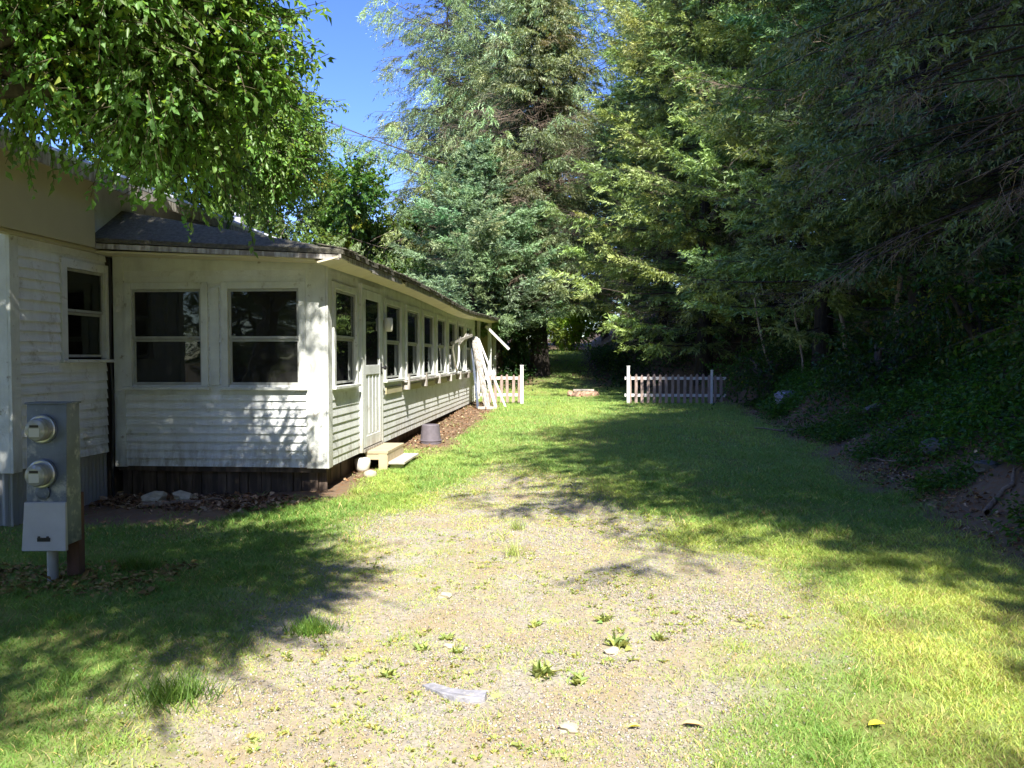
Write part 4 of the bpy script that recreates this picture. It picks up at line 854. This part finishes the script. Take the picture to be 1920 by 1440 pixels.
# ------------------------------------------------------------------ grass, gravel, litter, undergrowth
def scatter(r, n, x0, x1, y0, y1, ok):
    x = r.uniform(x0, x1, n); y = r.uniform(y0, y1, n); k = r.random(n) < ok(x, y); return x[k], y[k]
def infront(x, y, m=.6):   # only where the photograph could look
    return (np.abs(x + .073 * y) < .66 * y + m)
def house_in(x, y): return ((x < XE - .05) & (y > YF + .0)) | ((x < XM + .02) & (y > 6.9))
def lawn_density(x, y):
    gm = gravel_mask(x, y); dm = dirt_mask(x, y); p = fbm(x, y, .35, 41)
    d = (1 - gm) * (1 - dm) * (.45 + .75 * sst(.35, .6, p)) + gm * .55 * sst(.46, .68, p) * sst(.35, .6, fbm(x, y, 1.4, 45)) + gm * .26 + dm * .05 * sst(.5, .65, p)
    return np.clip(d, 0, 1) * ~house_in(x, y) * infront(x, y)
def grass_colour(r, x, y, n):
    big = fbm(x, y, 1.3, 51)[:, None]; gm = gravel_mask(x, y)[:, None]
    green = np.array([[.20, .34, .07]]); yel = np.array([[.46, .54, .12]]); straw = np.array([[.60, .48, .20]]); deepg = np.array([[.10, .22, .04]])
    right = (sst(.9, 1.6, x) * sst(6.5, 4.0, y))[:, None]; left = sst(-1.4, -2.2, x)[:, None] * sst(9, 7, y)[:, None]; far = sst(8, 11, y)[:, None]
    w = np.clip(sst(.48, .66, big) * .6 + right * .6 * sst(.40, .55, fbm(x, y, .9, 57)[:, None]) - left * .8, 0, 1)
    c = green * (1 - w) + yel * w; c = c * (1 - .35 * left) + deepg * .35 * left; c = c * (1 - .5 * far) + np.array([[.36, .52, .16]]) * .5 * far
    c = c * (1 - gm * .55) + yel * gm * .55
    k = r.random(n) < (.05 + .22 * gm[:, 0] + .10 * right[:, 0]); c[k] = straw * (.8 + .4 * r.random((k.sum(), 1)))
    return np.clip(c * (1 + .18 * r.normal(size=(n, 1))) * (1 + .07 * r.normal(size=(n, 3))), .01, .9)
def grass_patch(seed, n, x0, x1, y0, y1, h, w, two=True):
    r = rng(seed); x, y = scatter(r, n, x0, x1, y0, y1, lawn_density); n = len(x); z = terrain(x, y) - .004
    tuft = sst(.60, .74, fbm(x, y, .28, 61)); L = h * (.55 + .8 * r.random(n)) * (1 + .9 * tuft) * (1 - .45 * gravel_mask(x, y)); wd = w * (.7 + .6 * r.random(n))
    a = r.random(n) * 2 * np.pi; D = norm(np.stack([np.cos(a) * .55, np.sin(a) * .55, .45 + .6 * r.random(n)], -1)); P = np.stack([x, y, z], -1); b = r.random(n) * 2 * np.pi
    side = np.stack([np.cos(b), np.sin(b), np.zeros(n)], -1); c = grass_colour(r, x, y, n)
    if not two: return blades(P, D, side, L, wd, c)
    mid = P + D * (L * .55)[:, None]; D2 = norm(D + np.stack([np.cos(a) * .6, np.sin(a) * .6, -.25 * np.ones(n)], -1)); tip = mid + D2 * (L * .5)[:, None]; s = side * wd[:, None]
    V = np.stack([P - s, P + s, mid + s * .75, mid - s * .75, tip], 1).reshape(-1, 3); q = np.arange(n)[:, None] * 5
    return V, (q + [0, 1, 2, 3], q + [3, 2, 4]), np.repeat(c, 5, 0)
def put(name, lst, m, kind='stuff', **k):
    V, Fs, C_ = [], [], []; off = 0
    for v, f, c in lst:
        V.append(v); C_.append(c)
        for q in (f if isinstance(f, tuple) else (f,)): Fs.append(q + off)
        off += len(v)
    o = link(name, mesh_arr(name, np.concatenate(V), Fs, np.concatenate(C_)), m); o['kind'] = kind
    for a, b in k.items(): o[a] = b
    return o
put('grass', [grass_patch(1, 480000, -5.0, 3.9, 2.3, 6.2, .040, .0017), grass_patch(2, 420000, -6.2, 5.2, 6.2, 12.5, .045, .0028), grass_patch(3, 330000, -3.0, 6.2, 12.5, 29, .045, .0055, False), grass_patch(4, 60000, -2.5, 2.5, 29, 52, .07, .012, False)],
    M['grass'], label='short green and yellow lawn grass around the drive', category='grass')

def weed_patch(seed, n):
    """small broad leaved weeds in the drive, as rosettes"""
    r = rng(seed); x, y = scatter(r, n, -2.2, 2.2, 2.6, 10, lambda x, y: gravel_mask(x, y) * sst(.52, .66, fbm(x, y, .6, 71))); m = 7; k = np.repeat(np.arange(len(x)), m); q = len(k)
    sz = (.5 + r.random(len(x)) ** 2)[k]; a = r.random(q) * 2 * np.pi; D = np.stack([np.cos(a), np.sin(a), .35 + .7 * r.random(q)], -1); P = np.stack([x[k] + .006 * np.cos(a), y[k] + .006 * np.sin(a), terrain(x, y)[k] + .002], -1)
    c = cvar(r, q, (.36, .42, .12), .2, (.50, .42, .12), .18); return leaves_mesh(P, D, .020 * sz, .010 * sz, c, r)
put('weeds', [weed_patch(5, 6500)], M['grass'], label='tiny broad leaved weeds sprinkled over the gravel drive', category='weeds')
# bigger individual weeds / tufts
G6 = 'weeds growing in the drive'
def tuft(px, py, size, label, broad=True, seed=0, col=(.40, .47, .15), n=26, name='weed'):
    x, y = groundpt(px, py); r = rng(200 + seed); z = tz(x, y)
    a = r.random(n) * 2 * np.pi; D = np.stack([np.cos(a), np.sin(a), .5 + 1.1 * r.random(n)], -1); P = r.normal(size=(n, 3)) * [size * .22, size * .22, 0]
    if broad: V, F, C_ = leaves_mesh(P, D, size * (.5 + .5 * r.random(n)), size * .3 * (.6 + .6 * r.random(n)), cvar(r, n, col, .2), r)
    else:
        b = r.random(n) * 2 * np.pi; V, F, C_ = blades(P, norm(D + [0, 0, .6]), np.stack([np.cos(b), np.sin(b), 0 * b], -1), size * (.6 + .6 * r.random(n)), np.full(n, .0024), cvar(r, n, col, .2))
    o = link(name, mesh_arr(name, V, F, C_), M['grass']); o.location = (x, y, z); tag(o, label, 'weed', G6)
for k, a in enumerate([(790, 1225, .06, 'low weed left of the twin sprouts on the drive'), (836, 1205, .06, 'pale sprout on the drive, upper of a close pair', True), (858, 1230, .055, 'pale sprout on the drive, lower of a close pair', True), (1018, 1275, .11, 'bushy pale weed in the middle of the drive', True),
                       (1085, 1290, .08, 'single sprout with a dark base right of the bushy pale weed', True), (1160, 1218, .10, 'wide weed beside the pale round pebble', True), (965, 1045, .16, 'grass tuft in the upper middle of the drive', False), (970, 995, .14, 'weed clump further up the drive near the lawn', False),
                       (1002, 1180, .06, 'small weed left of the drive centre line of sprouts', True), (1240, 1205, .06, 'dark rooted weed at the right of the drive', True), (1135, 1170, .07, 'weed sprig above the wide weed', True), (725, 1275, .06, 'yellowish weed above the grey slab', True)]):
    tuft(*a[:4], broad=(a[4] if len(a) > 4 else True), seed=k, n=90 if len(a) > 4 and not a[4] else 26)
def big_tuft(px, py, size, label, seed):
    x, y = groundpt(px, py); r = rng(300 + seed); n = 420; z = tz(x, y); a = r.random(n) * 2 * np.pi; D = norm(np.stack([np.cos(a) * .6, np.sin(a) * .6, .5 + .9 * r.random(n)], -1)); P = r.normal(size=(n, 3)) * [size * .6, size * .45, 0]
    b = r.random(n) * 2 * np.pi; V, F, C_ = blades(P, D, np.stack([np.cos(b), np.sin(b), 0 * b], -1), size * (.5 + .6 * r.random(n)), np.full(n, .003), cvar(r, n, (.12, .22, .035), .2))
    o = link('grass_tuft', mesh_arr('grass_tuft', V, F, C_), M['grass']); o.location = (x, y, z); tag(o, label, 'grass tuft', 'taller grass tufts at the edge of the shade')
big_tuft(315, 1320, .15, 'tall grass tuft at the near edge of the tree shade', 1)
big_tuft(580, 1190, .10, 'grass tuft in the dappled shade on the drive edge', 2)
big_tuft(250, 1070, .12, 'dry weed clump in the shade right of the meter pedestal', 3)

def stones(seed, n, x0, x1, y0, y1, dens, smin, smax, cols, name, label, lift=.3):
    r = rng(seed); x, y = scatter(r, n, x0, x1, y0, y1, dens); n = len(x); z = terrain(x, y)
    base = np.array([[1, 0, 0], [0, 1, 0], [-1, 0, 0], [0, -1, 0], [0, 0, 1], [0, 0, -1]], float); s = (smin + (smax - smin) * r.random(n) ** 2.5)[:, None, None]
    B = base[None] * (1 + .35 * r.normal(size=(n, 6, 1))) + r.normal(size=(n, 6, 3)) * .18; a = r.random(n) * np.pi; ca, sa = np.cos(a)[:, None], np.sin(a)[:, None]
    B = np.stack([B[..., 0] * ca - B[..., 1] * sa, B[..., 0] * sa + B[..., 1] * ca, B[..., 2] * .6], -1) * s
    V = (B + np.stack([x, y, z + s[:, 0, 0] * lift], -1)[:, None]).reshape(-1, 3)
    f = np.array([[0, 1, 4], [1, 2, 4], [2, 3, 4], [3, 0, 4], [1, 0, 5], [2, 1, 5], [3, 2, 5], [0, 3, 5]]); F = (np.arange(n)[:, None, None] * 6 + f[None]).reshape(-1, 3)
    c = np.array(cols)[r.integers(0, len(cols), n)] * (1 + .15 * r.normal(size=(n, 1)))
    return V, F, np.repeat(np.clip(c, .01, .9), 6, 0)
gcols = [(.36, .33, .29), (.29, .26, .23), (.41, .35, .28), (.46, .42, .38), (.36, .29, .21), (.24, .22, .21), (.40, .31, .22)]
gd = lambda x, y: np.clip(gravel_mask(x, y) * (.35 + .9 * sst(.40, .6, fbm(x, y, .9, 22))), 0, 1) * infront(x, y)
put('gravel', [stones(6, 110000, -2.6, 2.2, 2.3, 5.2, gd, .002, .009, gcols, 'gravel', ''), stones(7, 60000, -2.6, 2.2, 5.2, 12, gd, .003, .011, gcols, 'gravel', '')], M['gravelstone'], label='small grey and tan stones covering the worn drive', category='gravel')
# leaf litter: below the porch, on the bank, in the wood
def litter(seed, n, x0, x1, y0, y1, ok, L, cols, up=.35):
    r = rng(seed); x, y = scatter(r, n, x0, x1, y0, y1, ok); n = len(x); a = r.random(n) * 2 * np.pi; D = np.stack([np.cos(a), np.sin(a), up * r.normal(size=n)], -1)
    P = np.stack([x, y, terrain(x, y) + .008 + .02 * r.random(n)], -1); c = np.array(cols)[r.integers(0, len(cols), n)] * (1 + .2 * r.normal(size=(n, 1)))
    return leaves_mesh(P, D, L * (.5 + r.random(n)), L * .55 * (.5 + r.random(n)), np.clip(c, .01, .8), r)
lc = [(.30, .17, .09), (.22, .12, .065), (.38, .25, .15), (.16, .09, .05), (.42, .31, .20)]
porchz = lambda x, y: sst(.5, .1, np.abs(y - 8.1 + .25 * (x + 4))) * sst(-2.5, -3.3, x) * (x > XM) * 1.0
bankz = lambda x, y: sst(-.1, .6, x - bank_x(y)) * (.25 + .75 * sst(.42, .6, fbm(x, y, .8, 81))) * infront(x, y)
stripz = lambda x, y: dirt_mask(x, y) * (x < -1) * .35 * ~house_in(x, y) * (y > 8.5)
put('leaf_litter', [litter(8, 4500, XM, -2.4, 7.2, 8.6, porchz, .07, lc), litter(9, 60000, 2.8, 9, 5, 19, bankz, .05, lc), litter(10, 5000, -2.7, -1.5, 9, 21, stripz, .05, lc), litter(13, 2500, -5, -2.6, 4.6, 6, lambda x, y: sst(.5, .2, np.abs(y - 5.1)) * .9, .05, [(.36, .28, .10), (.30, .2, .08)])],
    M['litter'], label='brown fallen leaves on the bare soil', category='leaf litter')
# undergrowth on the bank: low leafy plants
def under(seed, n, x0, x1, y0, y1, ok, hmax, L, col):
    r = rng(seed); m = 9; x, y = scatter(r, n, x0, x1, y0, y1, ok); k = np.repeat(np.arange(len(x)), m); q = len(k); h = (hmax * (.35 + .65 * fbm(x, y, .9, 92)) * (.6 + .6 * r.random(len(x))))[k]
    a = r.random(q) * 2 * np.pi; t = r.random(q) ** .6; P = np.stack([x[k] + .16 * t * np.cos(a), y[k] + .16 * t * np.sin(a), terrain(x, y)[k] + h * t], -1); D = np.stack([np.cos(a), np.sin(a), .5 * r.normal(size=q)], -1)
    return leaves_mesh(P, D, L * (.5 + .8 * r.random(q)), L * .5 * (.6 + .6 * r.random(q)), cvar(r, q, col, .3, (.14, .20, .04), .07), r)
uz = lambda x, y: sst(.25, 1.2, x - bank_x(y) + (fbm(x, y, 1.2, 95) - .5) * 1.8) * (.25 + .75 * sst(.4, .55, fbm(x, y, 1.0, 91))) * infront(x, y, 1.5)
u2 = lambda x, y: sst(24.5, 27, y) * sst(.9, 1.8, np.abs(x + .2)) * .6
u3 = lambda x, y: sst(.1, .5, x - bank_x(y)) * sst(.42, .55, fbm(x, y, .6, 97)) * infront(x, y)
put('undergrowth', [under(11, 30000, 3.8, 14, 4.5, 24, uz, .5, .075, (.08, .20, .035)), under(12, 9000, -6, 9, 24, 45, u2, .6, .13, (.03, .08, .018)), under(14, 16000, 3, 6, 4.5, 20, u3, .2, .06, (.08, .18, .03))],
    M['leaf'], label='low leafy plants covering the shaded bank', category='undergrowth')
# fallen branches and roots on the bank
for k, (x, y, L, a, lab) in enumerate([(3.9, 9.8, 1.3, 1.9, 'long bare root lying down the bank soil'), (3.8, 14.5, 1.2, 2.4, 'pale branch slanting down the bank near the rocks'), (4.6, 13.4, .9, 2.1, 'short stick above the pale branch'), (3.75, 7.2, .8, .7, 'crooked stick at the foot of the near bank'), (-4.0, 8.0, .8, .25, 'twisted pale root on the leaf pile under the porch')]):
    r_ = rng(90 + k); n = 8; t = np.linspace(-.5, .5, n); px = x + np.cos(a) * L * t + r_.normal(size=n) * .03; py = y + np.sin(a) * L * t + r_.normal(size=n) * .03; pz = terrain(px, py) + .02 + .03 * r_.random(n)
    V, F = polytube(np.stack([px, py, pz], 1) - [x, y, 0], np.linspace(.028, .01, n), 7, .2, r_); o = link('fallen_branch', mesh_arr('fallen_branch', V, F, np.broadcast_to([.24, .18, .13], (len(V), 3)), True), M['bark']); o.location = (x, y, 0); tag(o, lab, 'branch', 'roots and sticks on the soil')
